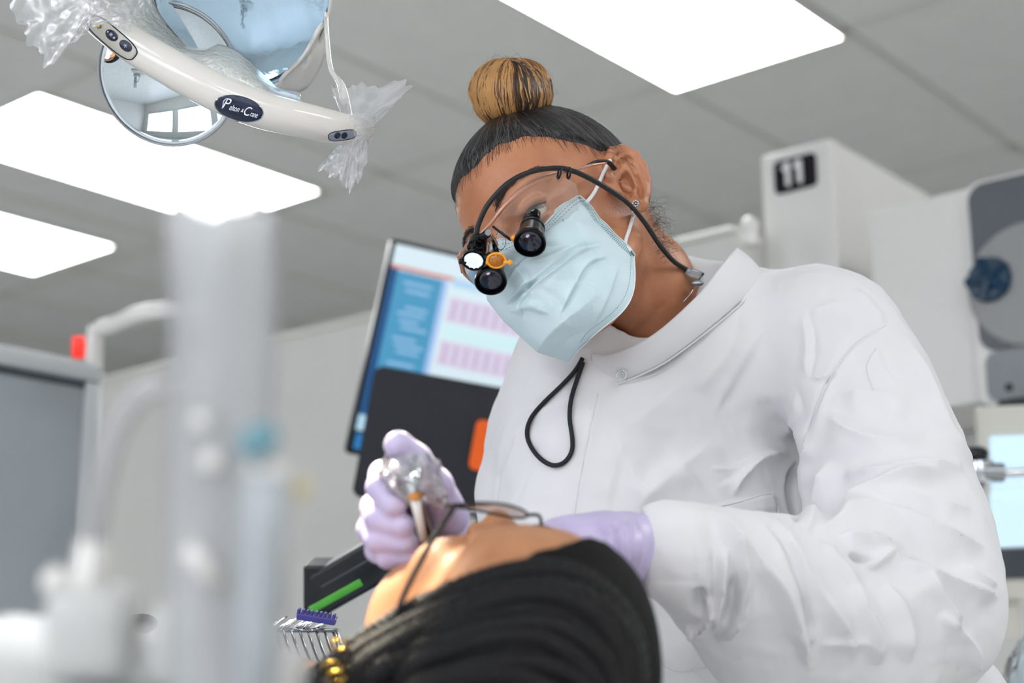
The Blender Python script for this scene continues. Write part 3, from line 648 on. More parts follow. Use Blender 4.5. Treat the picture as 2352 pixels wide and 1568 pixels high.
def back_lobe(i):
    a = RNG.uniform(0, 2*math.pi); t = np.linspace(-.35, 2.6, 18); n_ = np.array([math.cos(a)*1.0, 0, math.sin(a)]); q = []
    for v in t: q.append(bc+np.array([math.sin(v)*math.cos(a)*87*bD, -math.cos(v+.25)*76*bD, math.sin(v)*math.sin(a)*72*bD]))
    band = RNG.normal(); return np.array(q), (2 if band > 0 else 1), RNG.uniform(.0005, .0009)
strands('bun_hair', 420, back_lobe, 0, [M_h1, M_h2, M_h3], bun)
strands('bun_tress', 1100, left_lobe, 0, [M_h1, M_h2, M_h3], bun)
strands('bun_tress', 700, right_lobe, 0, [M_h1, M_h2, M_h3], bun)
def fly(i):
    k = RNG.uniform()
    a = RNG.uniform(-.3, 3.4); s = P(1176+90*math.cos(a), 212-76*math.sin(a), 1.52); n = np.array([math.cos(a), math.sin(a), RNG.uniform(-.3, .3)]); tt = np.array([-math.sin(a), math.cos(a), 0])*RNG.choice([-1, 1])
    u = np.linspace(0, 1, 10)[:, None]; L_ = RNG.uniform(.004, .012)
    return s-n*.003+n*L_*u*.8+tt*L_*1.3*u**2, 2 if k > .4 else 1, .00008
strands('flyaway_hair', 90, fly, 0, [M_h1, M_h2, M_h3], bun)
def nape(i):
    k = RNG.uniform(0, 1)**.8; s = P(1480+28*k, 455+125*k, 1.50+.008*RNG.normal()); L_ = RNG.uniform(.008, .028); u = np.linspace(0, 1, 12)[:, None]; w_ = RNG.uniform(3, 9)
    d = unit([1, RNG.uniform(-.9, .25), RNG.uniform(-.3, .3)])
    return s+d*L_*u+np.concatenate([np.sin(u*w_*1.6+i)*.0030, np.cos(u*w_*1.5+i)*.0030, np.sin(u*w_*1.3)*.001], 1), 1 if RNG.uniform() > .4 else 0, .00009
strands('nape_frizz', 130, nape, 0, [M_h1, M_h2, M_h3], pers)
# fine hairs laid along the hairline of forehead and temple

bvh = BVHTree.FromPolygons(headV.tolist(), headF.tolist())
bgh = unit(BUNC)
cand = headV[(np.abs(hairline(headV[:, 0], headV[:, 1], headV[:, 2])) < .009) & (headV[:, 0] > -.085) & (headV[:, 2] > -.02) & (headV[:, 1] > .0)]
def baby(i):
    p = cand[RNG.integers(len(cand))]; d = BUNC-p; d = unit(d+RNG.normal(size=3)*.016); out = []
    sw = unit(np.cross(d, p))*RNG.normal()*.07; q = p.copy()-d*RNG.uniform(0, .007)
    for k in range(9):
        q = q+unit(d+sw*(1-k/8.))*RNG.uniform(.0018, .0028); hit = bvh.find_nearest(Vector(q)); q = np.array(hit[0]); out.append(HO+(q+np.array(hit[1])*(.0004)) @ HR)
    return np.array(out), 0, .00008
if len(cand): strands('hairline_wisps', 600, baby, 0, [M_hairk], pers)
# eyebrow + lashes + eyeballs
M_eyew, M_iris = mat('eye_white', srgb(232, 222, 214), .12, noise=.05, nscale=40, coat=.6), mat('dark_iris', srgb(34, 18, 12), .06, noise=.4, nscale=200, coat=.8)
for s in (1, -1):
    e = obj('eyeball', w(ellip(H(s*.035, -.001, .0785), (.0122,)*3, None, 24, 16)), M_eyew, pers)
    g = unit(np.array([.0, -.62, .78])); c = np.array([s*.035, -.001, .0785])
    obj('iris', w(lathe([(0, -.001), (.0062, -.0012), (.0055, .0006), (.0028, .0014), (0, .0016)], HO+(c+g*.0112) @ HR, g @ HR, 24)), M_iris, e)
def brow(s):
    def fn(i):
        t = RNG.uniform(); x = s*(.012+.036*t); y = .0235+.0075*math.sin(t*2.4)+RNG.normal()*.0012*(1.3-t); z = .098-.030*t**2
        h0 = bvh.find_nearest(Vector((x, y, z))); p = np.array(h0[0]); n = np.array(h0[1]); d = unit([s*.8, .55-.7*t, -.2]); return np.array([HO+(p+n*.0006+d*.0075*k/4+n*.0006*math.sin(k*.8)) @ HR for k in range(5)]), 0, .00022
    return fn
M_brow = mat('brow_hair', srgb(34, 22, 18), .5, noise=.2)
for s in (1, -1): strands('eyebrow', 170, brow(s), 0, [M_brow], pers)
def lash(s):
    def fn(i):
        t = (i+.5)/46; x = s*(.0215+.0270*t); y = -.0030+.0016*math.sin(t*3.14)+.0006; c = np.array([s*.035, -.001, .0785]); dx = x-c[0]; z = c[2]+math.sqrt(max(.0136**2-dx*dx-(y-c[1])**2, 1e-6))
        d = unit([s*(t-.5)*.9+s*.25*t, -.35, .9]); return np.array([HO+(np.array([x, y, z])+d*.0060*k/5+np.array([0, .0035, 0])*(k/5)**2) @ HR for k in range(6)]), 0, .00030
    return fn
for s in (1, -1):
    strands('eyelashes', 46, lash(s), 0, [M_brow], pers)
    q = np.array([HO+np.array([s*(.0205+.0300*t), -.0012+.0028*math.sin(t*3.0)+.002*t, .0785+math.sqrt(max(.0145**2-(.0205+.0300*t-.035)**2, 2e-6))]) @ HR for t in np.linspace(0, 1, 14)])
    obj('eyeliner', w(tube(q, np.interp(np.linspace(0, 1, 14), [0, .7, 1], [.0008, .0016, .0006]), 8)), M_brow, pers)
er = thing('stud_earring', 'crystal stud earring in the visible earlobe', 'earring', PW(1461, 467, 1.43)); 
M_cry = mat('crystal', srgb(235, 238, 240), .05, .9, noise=.1, nscale=300)
ec = H(.0835, -.0335, -.003)
hBV0 = BVHTree.FromPolygons(Vc.tolist(), headF.tolist()); dd_ = unit(P(1460, 467, 1)); h0 = hBV0.ray_cast(Vector((0, 0, 0)), Vector(dd_)); ec = np.array(h0[0])-dd_*.0012 if h0[0] is not None else ec
for k in range(9):
    a = k*2*math.pi/8; r_ = 0 if k == 8 else .0026; obj('crystal', w(ellip(ec+np.array([math.cos(a)*r_, math.sin(a)*r_, .0004]), (.0013,)*3, None, 6, 4)), M_cry, er, False)

# ---------------------------------------------------------------- mask
def mask_pt(u, v, off=0.):
    """u -1..1 right to left, v 0..1 top to bottom"""
    yc = np.interp(v, [0, .12, .3, .55, .8, 1], [-.006, -.018, -.040, -.072, -.108, -.124])
    zc = np.interp(v, [0, .12, .3, .55, .8, 1], [.112, .123, .131, .128, .115, .076])
    xs = np.interp(v, [0, .5, 1], [.061, .064, .058]); ys = np.interp(v, [0, .5, 1], [-.008, -.040, -.075]); zs = np.interp(v, [0, .5, 1], [.052, .038, .020])
    a = abs(u); s = math.sin(a*math.pi/2); c = math.cos(a*math.pi/2)
    ex = .95; x = xs*s**ex*(1+.10*math.sin(a*math.pi)); z = zs+(zc-zs)*c**(1.05+.5*v*v); bl = s**(1.8+5*v*v)
    pinch = math.exp(-(v/.14)**2); x = x*(1-.06*pinch*math.sin(a*math.pi)); z += .004*math.sin(a*math.pi)*(1-pinch)-.010*pinch*math.sin(a*math.pi)
    y = yc+(ys-yc)*bl-.011*math.exp(-(v/.25)**2)*math.sin(min(a/.9, 1)*math.pi)
    return np.array([math.copysign(x, u), y, z])
M_mask = mat('mask_fabric', srgb(214, 234, 239), .75, noise=.03, nscale=60, bump=.00025, bscale=900, sheen=.2, col2=srgb(206, 230, 236))
nu, nv = 220, 170
V, F = grid(lambda i, j: mask_pt(-1+2*i, j), nu, nv); Fq = np.array(F)
for _ in range(4):
    dv = head_sdf(V[:, 0], V[:, 1], V[:, 2], neck[:2]); nn = vnormals(V, Fq); nn = nn*np.sign((nn*(V-[0, -.06, .02])).sum(1))[:, None]; V = V+nn*np.clip(.0032-dv, 0, .01)[:, None]; V = relax(V, Fq, 1, .3)
V = HO+V @ HR; F = [f[::-1] for f in F]; F = np.array(F)
N0 = vnormals(V, F)
if (N0[:, 2].mean()) < 0: F = F[:, ::-1]
V = relax(V, F, 1, .3)
ms = [([(1285, 560), (1230, 575), (1180, 620), (1160, 660)], 9, -.0022, 's'), ([(1385, 560), (1330, 575), (1280, 610), (1230, 650), (1180, 690)], 10, -.0030, 's'),
      ([(1395, 590), (1350, 610), (1320, 660), (1290, 720)], 10, .0022, 's'), ([(1360, 565), (1300, 585), (1240, 630), (1190, 670)], 12, .0022, 'r'),
      ([(1165, 700), (1200, 660), (1230, 640)], 9, -.0030, 's'), ([(1170, 715), (1220, 700), (1260, 720)], 12, .0020, 'r'), ([(1420, 620), (1400, 680), (1370, 740)], 14, .0014, 's'),
      ([(1330, 560), (1260, 590), (1215, 600)], 8, .0018, 'r'), ([(1240, 660), (1290, 700), (1320, 750)], 16, -.0012, 'r'), ([(1180, 600), (1210, 640), (1200, 690)], 12, .0014, 's'),
      ([(1320, 505), (1345, 560), (1400, 610)], 5, -.0006, 're'), ([(1290, 640), (1350, 650), (1390, 690)], 14, .0010, 's'), ([(1200, 735), (1195, 700), (1215, 670)], 8, -.0016, 's')]
V = sculpt(V, F, [(m_[0], m_[1]*.85, m_[2]*1.7, m_[3]) for m_ in ms], -.2)
mk = obj('face_mask', w(thicken((V, [list(f) for f in F]), .0007)), M_mask, pers, label='pale blue pleated surgical face mask')
M_mw = mat('mask_edge_white', srgb(232, 236, 238), .7, noise=.03, nscale=50); M_st = mat('mask_stitch', srgb(120, 160, 168), .7, noise=.1)
mb = BVHTree.FromPolygons(V.tolist(), F.tolist())
def onmask(px, py, lift=.0003):
    h = mb.ray_cast(Vector((0, 0, 0)), Vector(unit(P(px, py, 1)))); 
    return None if h[0] is None else np.array(h[0])-unit(P(px, py, 1))*lift
def mp_(u, v, lift=.0006):
    p = HO+mask_pt(u, v) @ HR; h = mb.find_nearest(Vector(p)); n = np.array(h[1]); n = n if n[2] > 0 or True else -n; c = HO+np.array([0, -.07, .03]) @ HR
    if np.dot(n, p-c) < 0: n = -n
    return np.array(h[0])+n*lift
for v0, v1, nm in ((0, .002, 'top_binding'),):
    obj('binding', w(tube([mp_(u, .004) for u in np.linspace(-1, 1, 60)], .0011, 6, flat=.5)), M_mw, mk)
obj('binding', w(tube([mp_(.992, v) for v in np.linspace(0, 1, 40)], .0012, 6, flat=.5)), M_mw, mk)
obj('binding', w(tube([mp_(u, .996) for u in np.linspace(-1, 1, 60)], .0012, 6, flat=.5)), M_mw, mk)
def dashes(fn, n, r, L_=.55):
    out = []
    for i in range(n):
        a, b = fn((i+.2)/n), fn((i+.2+L_)/n); out.append(tube([a, b], r, 4))
    return merge(*out)
for v0 in (.045, .105):
    o = obj('stitching', w(dashes(lambda t: mp_(-.2+1.15*t, v0, .0005), 42, .00028)), M_st, mk); o['kind'] = 'stuff'
o = obj('stitching', w(merge(*[dashes(lambda t: mp_(uu, .02+.94*t, .0005), 44, .00028, .42) for uu in (.90, .915, .93, .945)])), M_st, mk); o['kind'] = 'stuff'
o = obj('stitching', w(dashes(lambda t: mp_(1-2*t*.5, .955, .0005), 60, .00022)), M_st, mk); o['kind'] = 'stuff'
M_el = mat('elastic_white', srgb(240, 240, 242), .7, noise=.04, nscale=80)
cu, cl = mp_(.965, .13), mp_(.955, .93)
hBV = BVHTree.FromPolygons(Vc.tolist(), headF.tolist())
def onskin(px, py, lift=.0022):
    d = unit(P(px, py, 1)); h = hBV.ray_cast(Vector((0, 0, 0)), Vector(d)); return (np.array(h[0])-d*lift) if h[0] is not None else P(px, py, 1.44)
obj('ear_loop', w(tube(smoothpath([cu, onskin(1366, 440), onskin(1384, 402), onskin(1396, 378), onskin(1402, 368)], 30), .0019, 8)), M_el, mk)
obj('ear_loop', w(tube(smoothpath([cl, onskin(1436, 560), onskin(1446, 525), onskin(1454, 496), onskin(1455, 484)], 30), .0019, 8)), M_el, mk)
obj('ear_loop_weld', w(tube([mp_(.96, .93, .0008), mp_(.955, .99, .0008)], .0018, 6, flat=.3)), M_st, mk)
obj('size_mark', w(tube([onmask(1292, 503) if onmask(1292, 503) is not None else mp_(.7, .07), onmask(1295, 509) if onmask(1295, 509) is not None else mp_(.7, .09)], .0003, 4)), M_st, mk)

# ---------------------------------------------------------------- coat
def pc(px, py, D, r): return (P(px, py, D), r)
def coat_sdf(X, Y, Z):
    ch = lambda pts, k=.03: chain(X, Y, Z, pts, k)
    yaw = np.array(Matrix.Rotation(math.radians(-22), 3, 'Y') @ Matrix.Rotation(math.radians(-14), 3, 'Z'))
    t = s_ell(X, Y, Z, P(1540, 1130, 1.60), (.185, .26, .115), yaw)
    t = smin(t, s_ell(X, Y, Z, P(1590, 1500, 1.58), (.200, .26, .135), yaw), .06)
    t = smin(t, s_ell(X, Y, Z, P(1640, 1900, 1.58), (.205, .28, .145), yaw), .06)
    t = smin(t, ch([pc(1225, 990, 1.62, .044), pc(1400, 930, 1.60, .060), pc(1640, 800, 1.575, .070), pc(1860, 748, 1.545, .052), pc(1945, 760, 1.53, .040)]), .05)
    t = smin(t, ch([pc(1560, 760, 1.60, .065), pc(1720, 725, 1.60, .042), pc(1930, 728, 1.56, .030)]), .03)
    t = smin(t, ch([pc(1400, 905, 1.585, .045), pc(1420, 1000, 1.555, .05), pc(1480, 1150, 1.54, .06)]), .05)
    # far arm
    t = smin(t, ch([pc(1216, 1015, 1.62, .038), pc(1192, 1130, 1.60, .040), pc(1200, 1400, 1.52, .046)]), .02)
    t = smin(t, ch([pc(1190, 1400, 1.52, .048), pc(1120, 1340, 1.32, .036), pc(1090, 1310, 1.24, .030)]), .03)
    # near arm
    up = ch([pc(1925, 770, 1.52, .050), pc(1975, 890, 1.49, .062), pc(2030, 1060, 1.45, .067), pc(2085, 1240, 1.40, .070), pc(2105, 1370, 1.36, .068)], .04)
    fo = ch([pc(2105, 1375, 1.36, .068), pc(1950, 1390, 1.32, .070), pc(1790, 1362, 1.285, .060), pc(1680, 1318, 1.26, .047), pc(1600, 1284, 1.245, .036), pc(1540, 1268, 1.235, .031), pc(1478, 1260, 1.23, .0275)], .03)
    fo = smin(fo, ch([pc(1650, 1370, 1.27, .036), pc(1770, 1440, 1.30, .060), pc(1960, 1480, 1.33, .070), pc(2110, 1450, 1.36, .062)], .03), .03)
    fo = smax(fo, P(1471, 1260, 1.23)[0]-X, .002)
    arm = smin(up, fo, .035)
    t = smin(t, arm, .010+.042*np.clip((Y+.13)/.08, 0, 1))
    # coat tail behind the elbow
    t = smin(t, ch([pc(2080, 1500, 1.49, .05), pc(2195, 1610, 1.49, .045), pc(2190, 1850, 1.52, .07), pc(2000, 2100, 1.56, .10)]), .03)
    hole = s_cap(X, Y, Z, P(1480, 700, 1.56), P(1530, 800, 1.585), .058, .050)
    return smax(t, -hole, .010)
V, F = sdfmesh(coat_sdf, (-.06, -.62, -1.80), (.52, .13, -1.10), .0052)
V = relax(V, F, 3); V, F = subdiv(V, F); V = relax(V, F, 2)
cs = [ # shoulder and armhole
 ([(2028, 745), (1965, 785), (1905, 860), (1868, 950), (1845, 1035)], 7, -.0028, 'r'), ([(2020, 760), (1960, 802), (1915, 870), (1880, 950)], 9, .0022, 'r'),
 ([(2000, 790), (1990, 840), (2005, 900)], 6, -.0022, 'r'), ([(2010, 770), (2030, 830), (2060, 880)], 10, .0018, 's'), ([(1960, 665), (2000, 700), (2035, 745)], 12, .0030, 'r'),
 ([(1850, 715), (1862, 790), (1855, 865)], 16, .0040, 's'), ([(1850, 872), (1890, 868), (1935, 845)], 6, -.0030, 's'), ([(1940, 690), (1890, 705), (1860, 720)], 9, .0022, 'r'),
 ([(1830, 900), (1835, 960), (1800, 1010)], 16, .0030, 's'),
 # chest
 ([(1795, 985), (1840, 1000), (1862, 1060)], 18, .0036, 'r'), 
 ([(1640, 1120), (1690, 1095), (1720, 1075)], 9, .0018, 's'), ([(1560, 1060), (1600, 1100), (1640, 1150)], 18, .0014, 's'), ([(1450, 1130), (1500, 1100), (1600, 1090)], 26, .0022, 'r'), ([(1560, 980), (1500, 1060), (1470, 1130)], 28, -.0022, 'r'),
 ([(1760, 760), (1700, 860), (1640, 960)], 30, .0022, 's'), ([(1620, 790), (1560, 860), (1480, 930)], 22, .0016, 's'),
 ([(1830, 1060), (1818, 1110), (1822, 1160), (1832, 1200)], 8, -.013, 'r'), ([(1850, 1040), (1848, 1120), (1856, 1200)], 14, .0050, 'r'), ([(1900, 900), (1870, 1000), (1850, 1080)], 16, .0030, 'r'),
 ([(1240, 1000), (1215, 1080), (1180, 1160)], 5, -.0012, 'r'), ([(1160, 960), (1250, 930), (1330, 900)], 16, .0016, 's'), ([(1225, 940), (1180, 1010), (1150, 1100), (1140, 1180)], 10, -.0018, 's'),
 ([(1180, 950), (1150, 1040), (1135, 1150)], 8, .0016, 's'), ([(1440, 1010), (1420, 1080), (1400, 1160)], 24, .0012, 's'),
 # upper sleeve  (f = crisp crest, broad fall on the side to the right of its run)
 ([(1918, 1198), (1960, 1165), (2007, 1134), (2068, 1105), (2150, 1085)], 34, .0085, 'f'), ([(1938, 1085), (2048, 1087), (2108, 1069), (2210, 1073)], 26, .0060, 'f'),
 ([(1900, 950), (1960, 990), (2030, 1010), (2120, 1000)], 30, .0040, 'f'), ([(2100, 800), (2140, 900), (2180, 990), (2235, 1060)], 26, .0045, 'f'), ([(1930, 900), (2010, 900), (2100, 930)], 34, .0026, 'f'),
 ([(1906, 1061), (1886, 1154), (1849, 1227)], 26, .0060, 'f'), ([(1870, 1220), (1950, 1195), (2060, 1200), (2180, 1235), (2262, 1255)], 24, .0080, 'f'), ([(2020, 1150), (2120, 1150), (2230, 1170)], 30, .0035, 'f'),
 ([(1922, 1231), (1967, 1243), (2020, 1258), (2058, 1268)], 10, .0075, 'f'), ([(1950, 1276), (1980, 1286), (2008, 1293)], 5, -.0120, 'r'), ([(1985, 1246), (2015, 1241), (2068, 1262), (2090, 1286), (2149, 1310)], 6, -.0070, 'r'),
 ([(2056, 1267), (2030, 1288), (2003, 1302), (1975, 1296)], 10, .0060, 'f'), ([(2064, 1283), (2117, 1316), (2189, 1340), (2295, 1372)], 20, .0085, 'f'), ([(2108, 1320), (2149, 1376), (2206, 1425)], 22, .0070, 'f'),
 ([(2149, 1409), (2222, 1478), (2238, 1550)], 20, .0075, 'f'), ([(2210, 1300), (2260, 1330), (2292, 1345)], 12, .0040, 'f'),
 # forearm
 ([(1752, 1190), (1789, 1259), (1829, 1356), (1853, 1445), (1860, 1530)], 6, -.0080, 'r'), ([(1856, 1540), (1829, 1441), (1789, 1356), (1744, 1308), (1675, 1239)], 26, .0085, 'f'),
 ([(1760, 1180), (1800, 1251), (1857, 1344), (1922, 1421), (1960, 1500)], 30, .0085, 'f'), ([(1959, 1344), (1975, 1389), (2007, 1445), (2019, 1526)], 26, .0075, 'f'), ([(1874, 1474), (1930, 1470), (1995, 1474)], 12, .0030, 'f'),
 ([(1880, 1240), (1940, 1310), (1990, 1380)], 30, .0045, 'f'), ([(2040, 1340), (2080, 1420), (2090, 1520)], 26, .0050, 'f'),
 # the rolled underside at the cuff
 ([(1643, 1466), (1679, 1441), (1702, 1385), (1700, 1324), (1683, 1263), (1667, 1227), (1627, 1174)], 18, .0110, 'f'), ([(1663, 1251), (1659, 1344), (1643, 1453)], 9, .0075, 'f'),
 ([(1684, 1320), (1682, 1380), (1665, 1432)], 10, -.0090, 'r'), ([(1612, 1350), (1606, 1385), (1612, 1415)], 12, -.0110, 'r'), ([(1574, 1437), (1602, 1445), (1627, 1413), (1631, 1376)], 7, .0070, 'f'), ([(1636, 1260), (1640, 1320), (1636, 1400)], 7, -.0060, 'r'),
 ([(1683, 1138), (1700, 1093), (1756, 1048), (1813, 1045)], 16, .0060, 'f'), ([(1627, 1077), (1691, 1073), (1748, 1049)], 6, .0022, 'f'), ([(1450, 1170), (1540, 1090), (1640, 1010)], 40, .0028, 'f'),
 ([(1400, 1000), (1470, 960), (1560, 880), (1640, 800)], 46, .0026, 'f'), ([(1700, 700), (1680, 800), (1600, 900)], 40, .0024, 'f'), ([(1480, 1180), (1450, 1080), (1400, 1000)], 36, .0022, 'f'),
 # torso below
 ([(1450, 1350), (1460, 1430), (1470, 1500)], 6, -.0016, 's'), ([(1500, 1490), (1520, 1530), (1550, 1545)], 8, .0018, 's')]
cs.append(([(1306, 1560), (1306, 1330), (1314, 1195), (1330, 1090), (1352, 990), (1374, 905)], 9, .0020, 'se', 1.42, 1.8))
for k in range(9): cs.append(([(1600-k*1.5, 1240+k*11), (1628+k*0.5, 1236+k*11)], 2.6, .0013, 'r'))
def amp(st):
    xm = np.mean([p[0] for p in st[0]]); ym = np.mean([p[1] for p in st[0]])
    if st[1] < 4 or len(st) > 4: return st
    k = 2.3 if st[3][0] == 'f' else 1.1
    return (st[0], st[1]*1.0, st[2]*k)+tuple(st[3:])
V = relax(sculpt(V, F, [amp(s_) for s_ in cs], .02), F, 1, .4)
cs_pl = 0
if 0: V = raise_poly(V, F, [(1374, 905), (1352, 990), (1330, 1090), (1314, 1195), (1306, 1330), (1300, 1700), (2000, 1700), (2000, 900), (1700, 720), (1600, 830), (1480, 880)], .0028, 4, 1.42, 1.8)
V = raise_poly(V, F, [(1436, 1345), (1470, 1480), (1560, 1545), (1700, 1512), (1900, 1460), (1900, 1345)], .0022, 3.5, 1.42, 1.8)
V = raise_poly(V, F, [(1560, 1185), (1650, 1160), (1777, 1134), (1786, 1168), (1700, 1182), (1560, 1215)], .0022, 3, 1.42, 1.8)
V = raise_poly(V, F, [(1470, 1175), (1595, 1172), (1602, 1340), (1458, 1345)], -.0010, 4, 1.0, 1.42)
# soft irregular creasing of the cloth, in real relief
def relax_s(r): return relax(np.stack([r, r, r], 1), F, 3, .5)[:, 0]
N = vnormals(V, F); s3 = V*np.array([1, 1, 1.])
rel = np.zeros(len(V))
for k in range(14):
    d = unit(RNG.normal(size=3)); fr = RNG.uniform(60, 190); wp = .6*np.sin(s3 @ unit(RNG.normal(size=3))*RNG.uniform(20, 60)+k); rel += (1-2*np.abs(np.sin(s3 @ d*fr+wp*2+k)))*RNG.uniform(.3, 1)/fr
V = V+N*(relax_s(rel)*.034)[:, None]
M_coat = mat('white_cotton_coat', srgb(229, 229, 231), .8, noise=.02, nscale=30, bump=.00035, bscale=45, sheen=.15)
coat = obj('coat', w((V, F)), M_coat, pers, label='white long-sleeved clinic coat with stand collar')
print('coat tris', len(F)*2)
CB = BVHTree.FromPolygons(V.tolist(), F.tolist())
def oncoat(px, py, lift=.001):
    d = unit(P(px, py, 1)); h = CB.ray_cast(Vector((0, 0, 0)), Vector(d)); return (np.array(h[0])-d*lift) if h[0] is not None else P(px, py, 1.5)
# stand collar
top = smoothpath([P(1362, 812, 1.500), P(1410, 812, 1.487), P(1500, 768, 1.478), P(1600, 680, 1.492), P(1655, 612, 1.51), P(1689, 573, 1.545), P(1675, 590, 1.60), P(1610, 640, 1.645), P(1500, 700, 1.655), P(1400, 770, 1.62), P(1352, 795, 1.57), P(1338, 797, 1.535)], 90)
bot = smoothpath([P(1372, 885, 1.512), P(1430, 873, 1.492), P(1530, 826, 1.487), P(1650, 735, 1.500), P(1712, 680, 1.52), P(1752, 640, 1.555), P(1730, 650, 1.62), P(1650, 700, 1.665), P(1520, 790, 1.68), P(1400, 850, 1.64), P(1345, 870, 1.58), P(1335, 870, 1.545)], 90)
def colfn(u, v):
    i = u*89; a = int(min(i, 88)); t = i-a; A_ = top[a]*(1-t)+top[a+1]*t; B_ = bot[a]*(1-t)+bot[a+1]*t; p = A_*(1-v)+B_*v
    c = P(1520, 760, 1.57); return p+unit((p-c)*[1, .3, 1])*.0035*math.sin(v*3.14)
cm = thicken(grid(colfn, 120, 14), .0022)
if vnormals(*cm)[:100, 2].mean() < 0: cm = (cm[0], [f[::-1] for f in cm[1]])
obj('collar', w(cm), M_coat, coat)
def seam(name, pts, r=.0006, m=None, lift=.0004, n=24, parent=None): return obj(name, w(tube(np.array([oncoat(q[0], q[1], lift) for q in smoothpath([list(p)+[0] for p in pts], n)]), r, 6)), m or M_coat, parent or coat)
M_seam = mat('coat_seam', srgb(226, 226, 228), .8, noise=.03)
obj('collar_seam', w(tube(smoothpath([P(1378, 889, 1.500), P(1432, 877, 1.486), P(1532, 830, 1.482), P(1652, 740, 1.495), P(1716, 684, 1.515), P(1754, 643, 1.552)], 40), .0008, 8)), M_coat, coat)
sn = P(1427, 861, 1.483)
obj('snap', w(tube(np.array([sn+np.array([.0045*math.cos(a), .0045*math.sin(a), .003]) for a in np.arange(20)*2*math.pi/20]), .0007, 8, closed=True)), M_chrome, coat, label='chrome ring snap on the collar')
obj('snap', w(tube(np.array([sn+np.array([.0026*math.cos(a), .0026*math.sin(a), .003]) for a in np.arange(14)*2*math.pi/14]), .0004, 6, closed=True)), M_chrome, coat)
for nm, pts in (('placket_seam', [(1374, 905), (1356, 985), (1336, 1080), (1318, 1195), (1312, 1300)]), ('armhole_seam', [(2033, 748), (1965, 788), (1905, 862), (1868, 950), (1845, 1030)]),
                ('shoulder_tuck', [(2012, 800), (1990, 842), (2004, 895)]), ('pocket_seam', [(1452, 1345), (1466, 1425), (1474, 1480), (1510, 1515), (1556, 1542), (1620, 1532), (1700, 1512)]),
                ('pocket_band', [(1655, 1163), (1700, 1152), (1777, 1135), (1790, 1200)])):
    q_ = np.array([oncoat(a, b, .0001) for a, b, _ in smoothpath([list(p)+[0] for p in pts], 40)])
    for _ in range(3): q_[1:-1] = (q_[:-2]+q_[1:-1]*2+q_[2:])/4
    obj(nm, w(tube(q_, .00075, 6)), M_seam, coat)
# inner shirt collar corner below the mask
obj('shirt_collar', w(thicken(grid(lambda u, v: P(1345+70*u-12*v*(1-u), 795+22*v+30*v*u+12*u, 1.525-.004*math.sin(u*3)+.01*u), 12, 8), .0012)), M_coat, pers)
# knitted cuff
cc_ = [pc(1600, 1280, 1.243, .036), pc(1560, 1272, 1.238, .0325), pc(1520, 1266, 1.234, .0300), pc(1472, 1260, 1.229, .0280)]
# ---------------------------------------------------------------- gloves
M_glove = mat('lavender_nitrile', srgb(206, 196, 230), .38, noise=.05, nscale=50, bump=.0004, bscale=160, sss=.0, col2=srgb(196, 184, 222))
def gl1(X, Y, Z):
    ch = lambda pts, k=.010: chain(X, Y, Z, pts, k)
    d = ch([pc(1480, 1258, 1.229, .0255), pc(1440, 1255, 1.222, .0260), pc(1400, 1252, 1.20, .0265)], .01)
    d = smin(d, s_ell(X, Y, Z, P(1330, 1252, 1.175), (.042, .024, .030)), .02)
    for y, D, r, L_ in ((1236, 1.150, .0088, 0), (1246, 1.165, .0092, 10), (1262, 1.180, .0088, 4), (1282, 1.190, .0076, -14)):
        d = smin(d, ch([pc(1310, y, D+.01, .011), pc(1255-L_, y-5, D-.005, r+.001), pc(1205-L_, y+6, D-.010, r), pc(1170-L_, y+34, D-.004, r*.85)], .004), .005)
    d = smin(d, ch([pc(1375, 1272, 1.165, .014), pc(1310, 1292, 1.140, .0115), pc(1262, 1300, 1.128, .0098), pc(1225, 1306, 1.125, .0085)], .004), .008)
    return d
V, F = sdfmesh(gl1, tuple(P(1120, 1400, 1.26)*[1, 1, 1]-[.02, .02, .01]), tuple(P(1500, 1160, 1.10)+[.03, .02, .02]), .0017)
V = relax(V, F, 3)
gs = []
for k, (x, dx) in enumerate(((1462, -4), (1448, -8), (1432, -14), (1415, -20), (1396, -26))): gs.append(([(x, 1190), (x+8, 1240), (x+4, 1290), (x+dx-10, 1330)], 4, .0016 if k % 2 == 0 else -.0016, 'r'))
gs += [([(1360, 1225), (1400, 1215), (1450, 1195)], 4, .0014, 's'), ([(1320, 1240), (1370, 1262), (1385, 1300)], 6, -.0014, 's'), ([(1300, 1250), (1350, 1280), (1370, 1310)], 5, .0013, 's'), ([(1370, 1205), (1400, 1230), (1410, 1270)], 5, -.0012, 's'),
       ([(1280, 1225), (1330, 1215), (1380, 1208)], 9, .0008, 'r'), ([(1340, 1290), (1380, 1320), (1420, 1330)], 5, .0016, 's'), ([(1405, 1200), (1425, 1230), (1430, 1275), (1415, 1320)], 3.5, .0012, 'r')]
V = sculpt(V, F, [(g_[0], g_[1], g_[2]*1.7, g_[3]) for g_ in gs], 0)
g1 = obj('glove', w((V, F)), M_glove, pers, label='lavender glove whose wrist enters the coat cuff')
q = [P(1463, 1258, 1.2285)+np.array([.0006*math.sin(a), .0262*math.cos(a), .0262*math.sin(a)]) for a in np.arange(28)*2*math.pi/28]
obj('rolled_edge', w(tube(np.array(q), .0013, 8, closed=True)), mat('violet_glove_edge', srgb(136, 118, 196), .4, noise=.05), g1)
